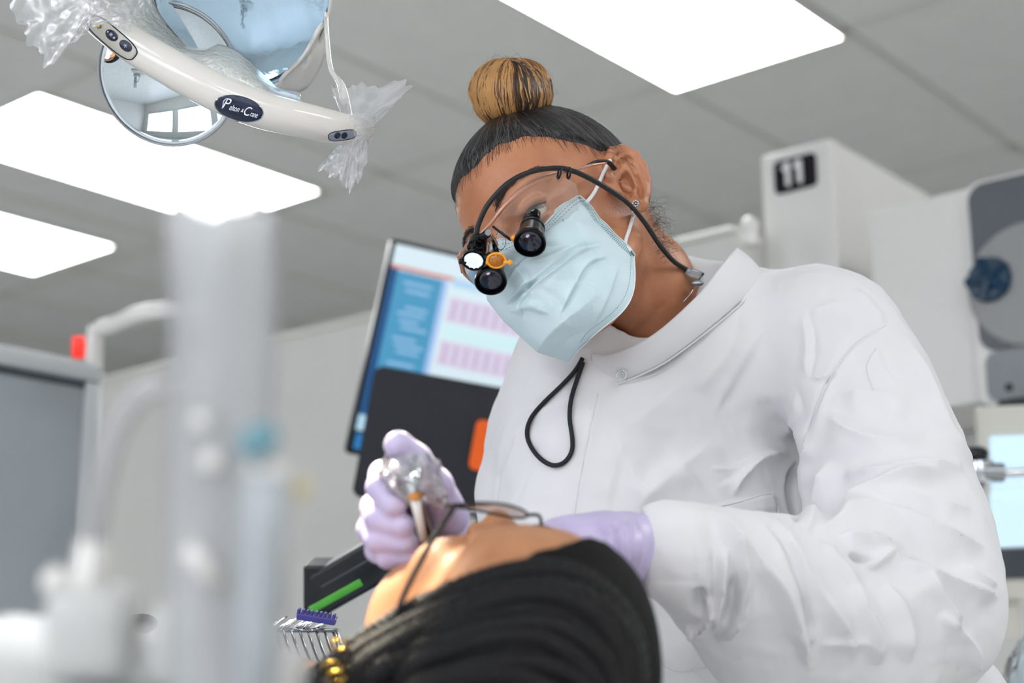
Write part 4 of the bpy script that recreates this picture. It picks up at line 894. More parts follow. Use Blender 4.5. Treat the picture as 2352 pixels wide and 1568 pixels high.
def gl2(X, Y, Z):
    ch = lambda pts, k=.006: chain(X, Y, Z, pts, k)
    d = s_ell(X, Y, Z, P(965, 1195, 1.165), (.024, .034, .020))
    d = smin(d, ch([pc(990, 1220, 1.17, .022), pc(1040, 1270, 1.185, .023), pc(1085, 1310, 1.21, .025)], .01), .02)
    for pts in ([pc(1000, 1130, 1.165, .012), pc(935, 1085, 1.150, .0105), pc(880, 1090, 1.125, .0105), pc(873, 1120, 1.110, .0102), pc(905, 1160, 1.100, .0090)],
                [pc(985, 1165, 1.170, .012), pc(905, 1130, 1.155, .0110), pc(860, 1165, 1.130, .0105), pc(868, 1190, 1.112, .0100), pc(925, 1208, 1.102, .0090)],
                [pc(975, 1200, 1.172, .012), pc(890, 1185, 1.155, .0110), pc(852, 1215, 1.130, .0105), pc(870, 1238, 1.114, .0098), pc(932, 1245, 1.106, .0088)],
                [pc(970, 1235, 1.172, .011), pc(895, 1232, 1.152, .0100), pc(868, 1262, 1.130, .0095), pc(892, 1278, 1.116, .0088), pc(945, 1275, 1.110, .0078)]):
        d = smin(d, ch(pts, .003), .0035)
    d = smin(d, ch([pc(1030, 1185, 1.150, .016), pc(1000, 1115, 1.128, .0125), pc(955, 1055, 1.112, .0108), pc(915, 1022, 1.105, .0108)], .005), .006)
    return d
V, F = sdfmesh(gl2, tuple(P(820, 1360, 1.24)-[.01, .02, .01]), tuple(P(1120, 975, 1.09)+[.02, .015, .02]), .0016)
V = relax(V, F, 2)
V = sculpt(V, F, [([(900, 1060), (880, 1085), (885, 1110)], 4, -.0010, 's'), ([(1010, 1100), (1030, 1140), (1050, 1190)], 6, .0010, 's'), ([(985, 1130), (1000, 1170), (1000, 1200)], 5, -.0010, 's'), ([(900, 1010), (920, 1040), (940, 1045)], 3, -.0010, 's')], 0)
g2 = obj('glove', w((V, F)), M_glove, pers, label='lavender glove fisted around the handpiece')
# wrist skin between glove and cuff
obj('wrist', w(tube([P(1462, 1256, 1.229), P(1500, 1262, 1.232)], .0245, 20)), M_skin, pers)

# ---------------------------------------------------------------- handpiece in the fist
hp = thing('air_water_syringe', 'dental syringe in a clear sleeve held by the gloved fist', 'dental tool', PW(968, 1225, 1.11))
M_tip = mat('white_tip', srgb(240, 240, 238), .3, noise=.03, coat=.4)
obj('tip', w(tube([P(952, 1134, 1.090), P(960, 1180, 1.092), P(972, 1240, 1.098)], [.0036, .0032, .0026], 14)), M_tip, hp)
obj('orange_ring', w(lathe([(0, -.002), (.0044, -.002), (.005, 0), (.0044, .0022), (0, .0022)], P(953, 1138, 1.089), P(960, 1180, 1.092)-P(952, 1134, 1.09), 18)), mat('orange_collar', srgb(222, 150, 70), .4, noise=.05), hp, autos=40)
obj('nozzle', w(tube(smoothpath([P(952, 1136, 1.090), P(947, 1105, 1.092), P(945, 1075, 1.100), P(940, 1050, 1.115)], 12), [.0042, .0045, .0052, .006, .0068, .0072, .0074, .0076, .0076, .0078, .0078, .0078], 16)), M_chrome, hp)
obj('body', w(tube(smoothpath([P(940, 1060, 1.112), P(955, 1130, 1.13), P(985, 1240, 1.15), P(1000, 1330, 1.16)], 12), .0085, 16)), M_steel, hp)
obj('button', w(lathe([(0, 0), (.0045, 0), (.0045, .005), (0, .006)], P(925, 1046, 1.105), (-.3, .9, .3), 14)), M_chrome, hp, autos=30)
M_film = clear('clear_film', srgb(238, 240, 242), .22, .14, gloss=.6, bump=.001)
def sleeve(u, v):
    a = 2*math.pi*u; c = P(930+62*v*.6, 1040+120*v, 1.105); r = (.011+.007*math.sin(v*3.0))*(1+.14*math.sin(3*a+9*v)+.10*math.sin(7*a-13*v)+.08*math.sin(12*a+21*v))
    return c+np.array([r*math.cos(a)*1.15, r*.25*math.sin(2*a+5*v), r*math.sin(a)])
obj('clear_sleeve', w(grid(sleeve, 60, 24, True)), M_film, hp)
# ---------------------------------------------------------------- magnifying glasses
lp = thing('magnifying_glasses', 'rose-gold framed loupe glasses with headlamp worn by the clinician', 'glasses', c2w(H(0, -.01, .105)))
M_rose = mat('rose_gold', srgb(214, 160, 136), .25, .55, noise=.05, nscale=30)
M_lens = clear('clear_lens', srgb(245, 240, 240), .05, .03, gloss=.9)
M_rub = mat('black_rubber', srgb(16, 17, 20), .45, noise=.2, nscale=30)
tem = smoothpath([P(1392, 374, 1.428), P(1355, 380, 1.405), P(1310, 392, 1.392), P(1262, 402, 1.384), P(1215, 424, 1.374), P(1165, 466, 1.366), P(1125, 515, 1.366), P(1095, 548, 1.372), P(1072, 566, 1.384), P(1056, 590, 1.398), P(1062, 625, 1.412)], 70)
obj('frame', w(tube(tem, np.interp(np.arange(70), [0, 14, 20, 27, 36, 69], [.0013, .0015, .0030, .0034, .0017, .0015]), 10)), M_rose, lp)
obj('temple_tip', w(tube(smoothpath([P(1350, 380, 1.409), P(1372, 371, 1.420), P(1396, 372, 1.432), P(1412, 388, 1.448)], 16), .0026, 10, flat=.6)), M_rub, lp)
def lens(sgn, pts):
    p = np.array(pts); c = p.mean(0); q = smoothpath(pts, 48, True); rings = []; 
    for k in range(7):
        t = k/6; r = c+(q-c)*max(t, .001); r[:, 2] += .006*(1-t*t)*1.0; rings.append(r)
    V = np.vstack(rings); F = [[i*48+k, i*48+(k+1) % 48, (i+1)*48+(k+1) % 48, (i+1)*48+k] for i in range(6) for k in range(48)]
    return V, F
l1 = [P(1300, 398, 1.392), P(1215, 426, 1.376), P(1150, 482, 1.370), P(1140, 535, 1.376), P(1175, 580, 1.388), P(1235, 590, 1.394), P(1300, 555, 1.400), P(1326, 500, 1.402), P(1328, 440, 1.400)]
l2 = [P(1122, 530, 1.378), P(1085, 560, 1.388), P(1060, 585, 1.400), P(1062, 625, 1.414), P(1090, 655, 1.420), P(1125, 670, 1.416), P(1148, 640, 1.404), P(1145, 575, 1.388)]
obj('lens', w(lens(1, l1)), M_lens, lp); obj('lens', w(lens(-1, l2)), M_lens, lp)
obj('lens_edge', w(tube(smoothpath([P(1052, 585, 1.398), P(1056, 605, 1.404), P(1068, 632, 1.414), P(1095, 652, 1.42)], 20), .0011, 8)), M_rose, lp)
obj('bridge', w(tube(smoothpath([P(1122, 533, 1.372), P(1132, 545, 1.374), P(1140, 562, 1.380), P(1128, 583, 1.384)], 14), .0015, 8)), M_rose, lp)
obj('nose_pad', w(ellip(P(1150, 552, 1.385), (.005, .009, .003))), M_lens, lp); obj('nose_pad', w(ellip(P(1128, 572, 1.385), (.003, .009, .003))), M_lens, lp)
obj('pad_arm', w(tube([P(1132, 520, 1.372), P(1145, 530, 1.368), P(1175, 552, 1.366)], .0012, 8)), M_rub, lp)
obj('pad_arm', w(tube([P(1131, 553, 1.375), P(1136, 565, 1.37), P(1142, 581, 1.366)], [.001, .0022, .0022], 8)), M_blackm, lp)
M_optic = mat('coated_optic', srgb(26, 34, 52), .04, .3, noise=.4, nscale=120, coat=1.)
def loupe(cf, ax, s=1.):
    """cf = centre of the front lens, axis pointing out of it"""
    ax = unit(ax); b = obj('loupe_barrel', w(lathe([(.0075, -.034), (.0090, -.034), (.0092, -.030), (.0082, -.0285), (.0105, -.025), (.0108, -.0225), (.0112, -.0215), (.0122, -.010), (.0138, -.006), (.0145, -.003), (.0145, .001), (.0132, .0018), (.0126, -.001), (.0124, -.003), (0, -.003)], cf, ax, 48)), M_blackm, lp, autos=40)
    obj('loupe_lens', w(lathe([(.0126, -.0028), (.0122, -.0018), (.009, -.0004), (.005, .0003), (.0001, .0005)], cf, ax, 40)), M_optic, b)
    obj('knurl_ring', w(lathe([(.0100, -.0265), (.0112, -.0262), (.0114, -.0238), (.0110, -.0236)], cf, ax, 48)), M_rub, b, autos=30)
    return b
axl = unit([-.10, -.60, .79])
loupe(P(1217, 558, 1.352), axl); loupe(P(1127, 646, 1.362), unit([-.02, -.60, .80]))
obj('loupe_stem', w(tube([P(1226, 488, 1.384), P(1222, 512, 1.378)], .0065, 16)), M_blackm, lp)
obj('loupe_stem', w(tube([P(1135, 595, 1.39), P(1130, 615, 1.385)], .0070, 16)), M_blackm, lp)
# headlamp
M_ledlit = mat('lit_led', srgb(150, 165, 180), .3, noise=.01, emit=.9, ecol=(.62, .76, .90, 1))
hc = P(1088, 597, 1.350); ha = unit([-.12, -.62, .78])
lb = obj('headlamp', w(lathe([(0, -.030), (.0082, -.030), (.0088, -.028), (.0088, -.019), (.0066, -.018), (.0066, -.0165), (.0082, -.015), (.0082, -.010), (.0070, -.009), (.0092, -.004), (.0106, -.001), (.0106, .0015), (.0088, .0015), (.0084, -.0005), (0, -.001)], hc, ha, 40)), M_blackm, lp, autos=35)
obj('led_lens', w(lathe([(.0086, .0000), (.0080, .0010), (.0040, .0022), (.0001, .0026)], hc, ha, 32)), M_ledlit, lb)
M_facet = mat('led_facet', srgb(170, 190, 210), .2, .5, noise=.1, emit=1.3, ecol=(.85, .95, 1, 1))
for k in range(12):
    a = k*math.pi/6; u_ = unit(np.cross(ha, [0, 1, .3])); v_ = np.cross(ha, u_); rr2 = u_*math.cos(a)+v_*math.sin(a); obj('led_facet', w(tube([hc+ha*.0022+rr2*.0048, hc+ha*.0014+rr2*.0078], .0007, 5)), M_facet, lb)
for k in range(8):
    a = k*math.pi/4; u_ = unit(np.cross(ha, [0, 1, .3])); v_ = np.cross(ha, u_); obj('cooling_fin', w(tube([hc-ha*.0158+(u_*math.cos(a)+v_*math.sin(a))*.0083, hc-ha*.009+(u_*math.cos(a)+v_*math.sin(a))*.0083], .0011, 6)), M_blackm, lb)
obj('hinge_block', w(box(P(1113, 541, 1.358), (.011, .0075, .008), [unit([.8, .55, 0]), unit([-.55, .8, 0]), [0, 0, 1]], .002)), M_blackm, lp)
obj('hinge_screw', w(lathe([(0, 0), (.0028, 0), (.0028, .0015), (0, .0015)], P(1121, 534, 1.353), (0, -.1, 1), 16)), M_steel, lp, autos=30)
obj('side_lug', w(box(P(1063, 600, 1.352), (.007, .005, .004), None, .001)), M_blackm, lp); obj('side_lug', w(box(P(1110, 600, 1.352), (.007, .004, .004), None, .001)), M_blackm, lp)
M_org = clear('orange_filter', srgb(240, 150, 10), .55, .05, tcol=srgb(255, 190, 90), gloss=1.)
M_orp = mat('orange_plastic', srgb(245, 158, 12), .2, noise=.04, coat=.5, sss=.0, emit=.06)
fc = P(1140, 598, 1.342)
fl = obj('filter_ring', w(tube(np.array([fc+np.array([.0079*math.cos(a), .0061*math.sin(a), .0025*math.sin(a)]) for a in np.arange(32)*2*math.pi/32]), .0012, 8, closed=True)), M_orp, lp, label='orange flip-up light filter')
obj('filter_disc', w(lathe([(0, 0), (.0076, 0), (.0076, .0006), (0, .0006)], fc, (0, -.35, .93), 28, sx=1, sy=.84)), M_org, fl)
obj('filter_tab', w(box(P(1167, 602, 1.341), (.0085, .0026, .0014), None, .0006)), M_orp, fl)
obj('filter_tab', w(box(P(1171, 602, 1.341), (.0024, .0050, .0016), None, .0006)), M_orp, fl)
obj('filter_hinge', w(tube([P(1118, 604, 1.346), P(1126, 602, 1.344)], .0018, 10)), M_orp, fl)
obj('amber_knob', w(ellip(P(1180, 547, 1.362), (.0032, .0030, .003))), M_orp, lp)
cab = smoothpath([P(1094, 538, 1.355), P(1100, 512, 1.354), P(1122, 468, 1.352), P(1165, 422, 1.352), P(1215, 396, 1.360), P(1275, 386, 1.374), P(1320, 394, 1.384), P(1380, 424, 1.398), P(1440, 464, 1.418), P(1480, 510, 1.435), P(1515, 562, 1.46), P(1550, 602, 1.49), P(1590, 624, 1.52), P(1626, 634, 1.56)], 110)
obj('cable', w(tube(cab, .0024, 12)), M_rub, lp)
for px, py, D, a in ((1285, 392, 1.374, .2), (1307, 392, 1.380, .1)):
    c = P(px, py+2, D); obj('cable_ring', w(tube(np.array([c+np.array([.0012*math.cos(t)+a*.004*math.sin(t), .0050*math.sin(t)-.001, .0042*math.cos(t)-.003]) for t in np.arange(20)*2*math.pi/20]), .0010, 8, closed=True)), M_rub, lp)
obj('temple_hook', w(tube(smoothpath([P(1484, 432, 1.49), P(1489, 450, 1.49), P(1484, 470, 1.487)], 8), .0022, 8)), M_rub, lp)
M_clip = clear('clear_clip', srgb(225, 230, 235), .3, .1, gloss=1.)
obj('cable_clip', w(box(P(1592, 628, 1.51), (.017, .009, .008), [unit([.9, -.35, 0]), unit([.35, .9, 0]), [0, 0, 1]], .002)), M_clip, lp)
obj('cable_clasp', w(ellip(P(1600, 650, 1.50), (.007, .003, .004))), M_steel, lp)
nl = thing('necklace', 'thin silver chain at the nape entering the collar', 'necklace', PW(1590, 680, 1.5))
obj('chain', w(tube(smoothpath([P(1597, 650, 1.505), P(1590, 668, 1.50), P(1576, 686, 1.497), P(1568, 694, 1.497)], 14), .0005, 6)), M_chrome, nl)
# cord loop on the coat
cp = [(1338, 822), (1322, 850), (1290, 885), (1248, 925), (1218, 962), (1210, 1000), (1225, 1035), (1250, 1060), (1275, 1069), (1298, 1060), (1314, 1035), (1314, 1000), (1308, 960), (1312, 915), (1326, 870), (1339, 832)]
q = smoothpath([oncoat(x, y, .0032) for x, y in cp], 90)
for _ in range(4): q[1:-1] = (q[:-2]+2*q[1:-1]+q[2:])/4
tag(obj('cord_loop', w(tube(q, .0023, 10)), mat('black_braided_cord', srgb(20, 22, 30), .7, noise=.3, nscale=400, bump=.0006, bscale=900)), 'black elastic cord loop hanging on the white coat front', 'cord')
# headlamp beam
ld = bpy.data.lights.new('headlamp_beam', 'SPOT'); ld.energy = 40; ld.spot_size = math.radians(25); ld.spot_blend = .5; ld.shadow_soft_size = .006; ld.color = (1, .90, .70)
lo_ = link(bpy.data.objects.new('headlamp_beam', ld)); src = c2w(hc+ha*.012); tgt = PW(850, 1240, 1.10)
lo_.matrix_world = Matrix.Translation(src) @ Vector(src-tgt).to_track_quat('Z', 'Y').to_matrix().to_4x4()

# ---------------------------------------------------------------- the clinician's legs, below the picture
hipc = c2w(P(1640, 1900, 1.60)); lg_ = []
for sx in (-.11, .11):
    h_ = hipc+CR*sx; lg_.append([(h_, .10), (np.array([h_[0]*1.0, h_[1]+.02, .50]), .070), (np.array([h_[0], h_[1]+.04, .09]), .045)])
V, F = sdfmesh(lambda x, y, z: smin(chain(x, y, z, lg_[0], .03), chain(x, y, z, lg_[1], .03), .04), hipc-[.26, .16, .85], hipc+[.26, .16, .14], .012); V = relax(V, F, 3)
obj('trousers', (V, F), mat('navy_scrubs', srgb(40, 56, 84), .8, noise=.1), pers)
for l in lg_: f_ = l[2][0]; obj('shoe', ellip(np.array([f_[0], f_[1]-.05, .045]), (.048, .135, .045)), M_whitepl, pers)
# ================================================================== OVERHEAD DENTAL LAMP
LD = 1.46; mm = LD/FPX        # metres per pixel at the lamp
dl = thing('dental_lamp', 'overhead dental operatory lamp with mirrored reflectors and curved white handle', 'lamp', PW(500, 230, LD))
M_enam = mat('warm_white_enamel', srgb(233, 229, 222), .16, noise=.02, nscale=8, coat=.6)
M_mirror = mat('dichroic_mirror', srgb(214, 226, 234), .03, 1., noise=.05, nscale=6)
M_mirb = mat('blue_dichroic_mirror', srgb(206, 224, 238), .04, 1., noise=.25, nscale=3, col2=srgb(168, 202, 228), bump=.0004, bscale=40)
M_shell = mat('pearl_shell', srgb(228, 227, 222), .3, noise=.03, nscale=10, coat=.3)
def dish(c, rx, ry, n, depth, rot=0., k=64, rings=14):
    """shallow concave bowl opening along n"""
    n = unit(n); u = unit(np.cross([0, 1, 0], n)); v = np.cross(n, u); cr, sr = math.cos(rot), math.sin(rot); u, v = u*cr+v*sr, v*cr-u*sr
    V = []; F = []
    for i in range(rings+1):
        t = max(i/rings, .002)
        for j in range(k):
            a = 2*math.pi*j/k; V.append(c+u*rx*t*math.cos(a)+v*ry*t*math.sin(a)-n*depth*(1-t*t))
    for i in range(rings):
        for j in range(k): j2 = (j+1) % k; F.append([i*k+j, i*k+j2, (i+1)*k+j2, (i+1)*k+j])
    rim = np.array([c+u*rx*math.cos(a)+v*ry*math.sin(a) for a in np.arange(96)*2*math.pi/96])
    return (np.array(V), F), rim
n1 = unit([-.05, -.30, .95])
(md, rim) = dish(P(386, 172, 1.500), 166*mm, 168*mm, n1, .020)
b1 = obj('reflector', w(thicken(md, -.003)), M_mirror, dl); obj('rim', w(tube(rim, .0016, 8, closed=True)), mat('gray_rim_edge', srgb(178, 182, 186), .3, .3, noise=.05), b1)
n2 = unit([.16, -.46, .87])
(md, rim) = dish(P(556, -18, 1.475), 205*mm, 240*mm, n2, .030)
b2 = obj('reflector', w(thicken(md, -.003)), M_mirb, dl, label='blue-tinted mirrored reflector'); obj('rim', w(tube(rim, .0018, 8, closed=True)), M_shell, b2)
# outer shell behind the upper reflector, seen at right
sh = smoothpath([P(752, 60, 1.52), P(748, 120, 1.52), P(730, 170, 1.52), P(700, 207, 1.52), P(668, 212, 1.515), P(640, 196, 1.505), P(680, 150, 1.49), P(720, 95, 1.485), P(742, 60, 1.49)], 40, True)
c = sh.mean(0); V = []; F = []
for k in range(6):
    t = 1-k/6; r = c+(sh-c)*max(t, .02); r[:, 2] += .012*(1-t*t); V.append(r)
V = np.vstack(V); F = [[i*40+k, i*40+(k+1) % 40, (i+1)*40+(k+1) % 40, (i+1)*40+k] for i in range(5) for k in range(40)]
if vnormals(V, F)[:, 2].mean() < 0: F = [f[::-1] for f in F]
obj('outer_shell', w(thicken((V, F), .004)), M_shell, dl)
obj('back_housing', w(ellip(P(520, -60, 1.60), (.09, .08, .05))), M_shell, dl)
obj('arm', w(tube([P(520, -80, 1.64), P(540, -420, 1.66), P(620, -1000, 1.62)], .022, 20)), M_enam, dl)
top_ = w2c(c2w(P(620, -1000, 1.62))*[1, 1, 0]+[0, 0, CEIL_Z]); obj('ceiling_post', tube([PW(620, -1000, 1.62), c2w(top_)], .025, 20), M_enam, dl)
# handle bar
hpth = smoothpath([P(170, -12, 1.452), P(205, 22, 1.446), P(262, 70, 1.436), P(330, 118, 1.425), P(420, 170, 1.415), P(510, 217, 1.41), P(600, 252, 1.41), P(690, 274, 1.415), P(760, 290, 1.425), P(815, 300, 1.437), P(850, 296, 1.446)], 80)
tt = np.linspace(0, 1, 80)
hr = np.interp(tt, [0, .08, .25, .45, .6, .8, .92, 1], [30, 40, 45, 47, 45, 40, 36, 26])*mm
hb = tube(hpth, hr*.93, 28, flat=1.)
obj('handle', w(hb), M_enam, dl)
ol = bpy.data.lights.new('lamp_beam', 'SPOT'); ol.energy = 42; ol.spot_size = math.radians(16); ol.spot_blend = .5; ol.shadow_soft_size = .02; ol.color = (1, .88, .66)
oo = link(bpy.data.objects.new('lamp_beam', ol)); s0 = PW(470, 262, 1.34); t0_ = PW(845, 1265, 1.07); oo.matrix_world = Matrix.Translation(s0) @ Vector(s0-t0_).to_track_quat('Z', 'Y').to_matrix().to_4x4()
# upper yoke joining handle to the shell at left top
obj('yoke', w(tube(smoothpath([P(215, 20, 1.452), P(260, 5, 1.46), P(320, 20, 1.465), P(380, 80, 1.465), P(440, 130, 1.455)], 24), np.interp(np.linspace(0, 1, 24), [0, .5, 1], [30, 38, 20])*mm, 20, flat=.6)), M_enam, dl)
obj('yoke', w(tube(smoothpath([P(748, 30, 1.49), P(752, 100, 1.485), P(760, 160, 1.47), P(785, 200, 1.455), P(800, 290, 1.44)], 24), np.interp(np.linspace(0, 1, 24), [0, .6, 1], [5, 6, 14])*mm, 12)), M_enam, dl)
# textured inner shield
up_e = smoothpath([P(345, -10, 1.45), P(380, 50, 1.45), P(430, 103, 1.447), P(470, 112, 1.443), P(505, 102, 1.44), P(555, 122, 1.438), P(610, 175, 1.438), P(640, 200, 1.44), P(690, 212, 1.45)], 60)
lo_e = smoothpath([P(240, 20, 1.435), P(300, 70, 1.425), P(370, 112, 1.415), P(430, 140, 1.408), P(490, 168, 1.404), P(550, 192, 1.402), P(610, 215, 1.403), P(650, 232, 1.406), P(700, 240, 1.412)], 60)
def shf(u, v): i = min(int(u*59), 58); t = u*59-i; a = up_e[i]*(1-t)+up_e[i+1]*t; b = lo_e[i]*(1-t)+lo_e[i+1]*t; p = a*(1-v)+b*v; return p+np.array([0, 0, .010*math.sin(v*3.14)])
sg_ = grid(shf, 90, 16)
if vnormals(*sg_)[:, 2].mean() < 0: sg_ = (sg_[0], [f[::-1] for f in sg_[1]])
M_sh = mat('textured_shield', srgb(206, 210, 206), .16, .25, noise=.22, nscale=12, bump=.0035, bscale=170, coat=.6)
obj('textured_shield', w(thicken(sg_, .002)), M_sh, dl)
hB = BVHTree.FromPolygons(hb[0].tolist(), [list(map(int, f)) for f in hb[1]])
def onh(px, py, lift=.0006):
    d = unit(P(px, py, 1)); h = hB.ray_cast(Vector((0, 0, 0)), Vector(d)); 
    if h[0] is not None: return np.array(h[0])-d*lift
    for k_ in range(1, 16):                       # just past the silhouette: keep the depth of the nearest point that hits
        e_ = unit(P(px+2*k_*.25, py-2*k_, 1)); g_ = hB.ray_cast(Vector((0, 0, 0)), Vector(e_))
        if g_[0] is not None: return d*(g_[3]-lift)
    return P(px, py, 1.405)
def decal(name, c, pts, m, parent, lift=.0008, thick=.0012):
    """small raised badge laid onto the handle, outline in px"""
    pp = np.array(pts, float); pc_ = pp.mean(0); n = len(pp); cc_ = onh(*pc_, lift+.0003); rg = [np.array([onh(*(pc_+(x-pc_)*t), lift+.0003*(1-t**4)) for x in pp]) for t in (.25, .5, .75, .92, 1.)]; rg.append(rg[-1]-np.array([0, 0, thick+lift])); V = np.vstack([cc_[None]]+rg)
    F = [[0, 1+(k+1) % n, 1+k] for k in range(n)]+[[1+j*n+k, 1+j*n+(k+1) % n, 1+(j+1)*n+(k+1) % n, 1+(j+1)*n+k] for j in range(5) for k in range(n)]
    return obj(name, w((V, F)), m, parent)
def ell_px(cx, cy, a, b, rot, n=40, sup=2.):
    out = []
    for k in range(n):
        t = 2*math.pi*k/n; x = a*math.copysign(abs(math.cos(t))**(2/sup), math.cos(t)); y = b*math.copysign(abs(math.sin(t))**(2/sup), math.sin(t)); r = math.radians(rot); out.append((cx+x*math.cos(r)-y*math.sin(r), cy+x*math.sin(r)+y*math.cos(r)))
    return out
M_navy = mat('navy_enamel', srgb(16, 32, 66), .30, noise=.15, nscale=30, coat=.12)
M_rim = mat('badge_rim', srgb(26, 40, 70), .3, noise=.05)
pn = decal('control_panel', (258, 88), ell_px(257, 86, 70, 23, 40, 44, 3.2), M_rim, dl, .0004)
pf = decal('panel_face', (258, 88), ell_px(257, 86, 67, 20, 40, 44, 3.2), mat('panel_cream', srgb(206, 202, 190), .4, noise=.03), dl, .0012)
k1 = decal('push_button', (256, 81), ell_px(256, 81, 16, 11, 42), M_navy, dl, .0024); k2 = decal('push_button', (288, 105), ell_px(288, 105, 16, 11, 42), M_navy, dl, .0024)
M_pr = mat('pale_print', srgb(226, 228, 230), .4, noise=.02); M_yel = mat('yellow_print', srgb(236, 196, 30), .5, noise=.02)
def star(name, cx, cy, r, m, n=4, parent=None, lift=.0042, th=.00022, hub=0.):
    ms_ = [tube([onh(cx+r*math.cos(k*math.pi/n), cy+r*math.sin(k*math.pi/n), lift), onh(cx-r*math.cos(k*math.pi/n), cy-r*math.sin(k*math.pi/n), lift)], th, 4) for k in range(n)]
    if hub: ms_.append(ellip(onh(cx, cy, lift), (hub, hub, .0004), n=12, m=6))
    return obj(name, w(merge(*ms_)), m, parent or dl)
star('sun_icon', 255, 79, 4.5, M_pr); star('sun_icon', 262, 87, 3, M_pr); star('sun_icon', 248, 73, 2, M_pr); star('lamp_icon', 288, 105, 5, M_pr, 3)
star('sun_icon', 227, 60, 6.5, M_rim, 6, lift=.0030); star('sun_icon', 227, 60, 3, M_yel, 4, lift=.0034, hub=.0013)
lg = decal('badge', (549, 249), ell_px(549, 249, 56, 28, 14, 56), M_navy, dl, .0006); decal('badge_rim', (549, 249), ell_px(549, 249.5, 58, 30, 14, 56), M_chrome, dl, .0002)
M_sil = mat('silver_print', srgb(226, 230, 236), .25, .2, noise=.02)
r = math.radians(-14); ux = c2w([math.cos(r), math.sin(r), 0])-CL; uy = c2w([-math.sin(r), math.cos(r), 0])-CL
def tx(s, px, py, size, sc=1., sh=.35): return text('badge_lettering', s, size, M_sil, dl, c2w(onh(px, py, .0045)), ux, uy, .0002, sh, sc)
tx('P', 518, 238, .0140, .8); tx('elton', 538, 249, .0078, .58); tx('&', 556, 254, .0046, .8); tx('C', 566, 256, .0120, .75); tx('rane', 583, 263, .0076, .50)
obj('badge_swash', w(tube(smoothpath([onh(510, 249, .0045), onh(512, 243, .0045), onh(514, 232, .0045), onh(521, 226, .0045)], 10), .0005, 6)), M_sil, dl)
rp = decal('control_panel', (786, 311), ell_px(786, 311, 33, 12, -8, 40, 3), M_rim, dl, .0004); decal('panel_face', (786, 311), ell_px(786, 311, 31, 10, -8, 40, 3), mat('panel_gray', srgb(150, 156, 166), .4, noise=.03), dl, .0010)
for x in (775, 791): decal('push_button', (x, 311), ell_px(x, 311, 6.5, 8, 35), M_navy, dl, .0018)
# clear barrier film on both handle ends
M_bag = clear('barrier_film', srgb(240, 243, 245), .36, .32, gloss=.22, trans=.5, bump=.0003)
def film(name, root, ends, seed, label, nu=44, nv=26, amp=.0028, par=None):
    """crumpled sheet fanning from a gathered root line to a free edge"""
    rg = np.random.default_rng(seed); E_ = smoothpath(ends, nu); Rt = smoothpath(root, nu); ph = rg.uniform(0, 6, 6)
    def fn(u, v):
        i = int(round(u*(nu-1))); p = Rt[i]*(1-v)+E_[i]*v
        k = v*amp*(math.sin(9*u*3+ph[0]+3*v)+.6*math.sin(23*u*2+ph[1]-4*v)+.35*abs(math.sin(31*u+11*v+ph[2])))+amp*.35*math.sin(7*v*3+ph[3]+9*u)
        jag = (.06*math.sin(u*41+ph[4])+.04*math.sin(u*97+ph[5]))*(v**6); q = p+(E_[i]-Rt[i])*jag
        return q+np.array([.25*k, .2*k, k])
    o = obj(name, w(grid(fn, nu, nv)), M_bag, par); return o
bg = thing('plastic_barrier', 'clear crumpled plastic film over the left end of the lamp handle', 'plastic film', PW(120, 60, 1.44))
film('film', [P(165, -30, 1.415), P(205, 15, 1.405), P(215, 60, 1.40)], [P(10, -60, 1.44), P(40, 40, 1.43), P(75, 105, 1.43), P(122, 150, 1.42), P(150, 110, 1.41), P(192, 85, 1.40), P(205, 50, 1.40)], 1, '', 70, 30, par=bg)
film('film', [P(190, -30, 1.40), P(240, 0, 1.398), P(300, 20, 1.395)], [P(60, -40, 1.45), P(70, 60, 1.45), P(110, 125, 1.45), P(160, 90, 1.43), P(200, 60, 1.40), P(260, 60, 1.39), P(300, 70, 1.385)], 2, '', 70, 26, par=bg)
film('film', [P(200, -40, 1.42), P(270, -10, 1.42), P(345, -30, 1.43)], [P(205, 30, 1.395), P(240, 25, 1.39), P(285, 45, 1.385), P(310, 30, 1.395), P(350, 12, 1.41)], 3, '', 50, 20, par=bg)
bg = thing('plastic_barrier', 'clear torn plastic film knotted on the right end of the lamp handle', 'plastic film', PW(810, 300, 1.44))
film('film', [P(805, 300, 1.43), P(815, 295, 1.425), P(828, 300, 1.43)], [P(757, 196, 1.44), P(830, 196, 1.42), P(943, 193, 1.43), P(905, 240, 1.42), P(852, 300, 1.43)], 4, '', 60, 30, par=bg)
film('film', [P(795, 290, 1.445), P(810, 300, 1.435), P(832, 305, 1.45)], [P(762, 205, 1.46), P(780, 225, 1.43), P(880, 205, 1.45), P(935, 200, 1.46), P(880, 270, 1.44)], 5, '', 60, 26, par=bg)
film('film', [P(800, 310, 1.43), P(818, 316, 1.425), P(842, 305, 1.43)], [P(728, 386, 1.44), P(772, 408, 1.43), P(803, 437, 1.43), P(838, 385, 1.42), P(852, 305, 1.43)], 6, '', 60, 30, par=bg)
film('film', [P(805, 305, 1.445), P(820, 312, 1.44), P(845, 300, 1.445)], [P(732, 388, 1.45), P(768, 395, 1.45), P(798, 425, 1.45), P(835, 370, 1.44), P(848, 310, 1.45)], 7, '', 50, 26, par=bg)
film('film', [P(795, 262, 1.40), P(808, 285, 1.398), P(815, 318, 1.40)], [P(850, 255, 1.42), P(862, 290, 1.42), P(845, 322, 1.42)], 8, '', 30, 14, .003, par=bg)
obj('strand', w(tube(smoothpath([P(747, 40, 1.46), P(755, 110, 1.455), P(758, 150, 1.45), P(782, 190, 1.44), P(782, 210, 1.435)], 20), .0012, 6)), M_bag, bg)

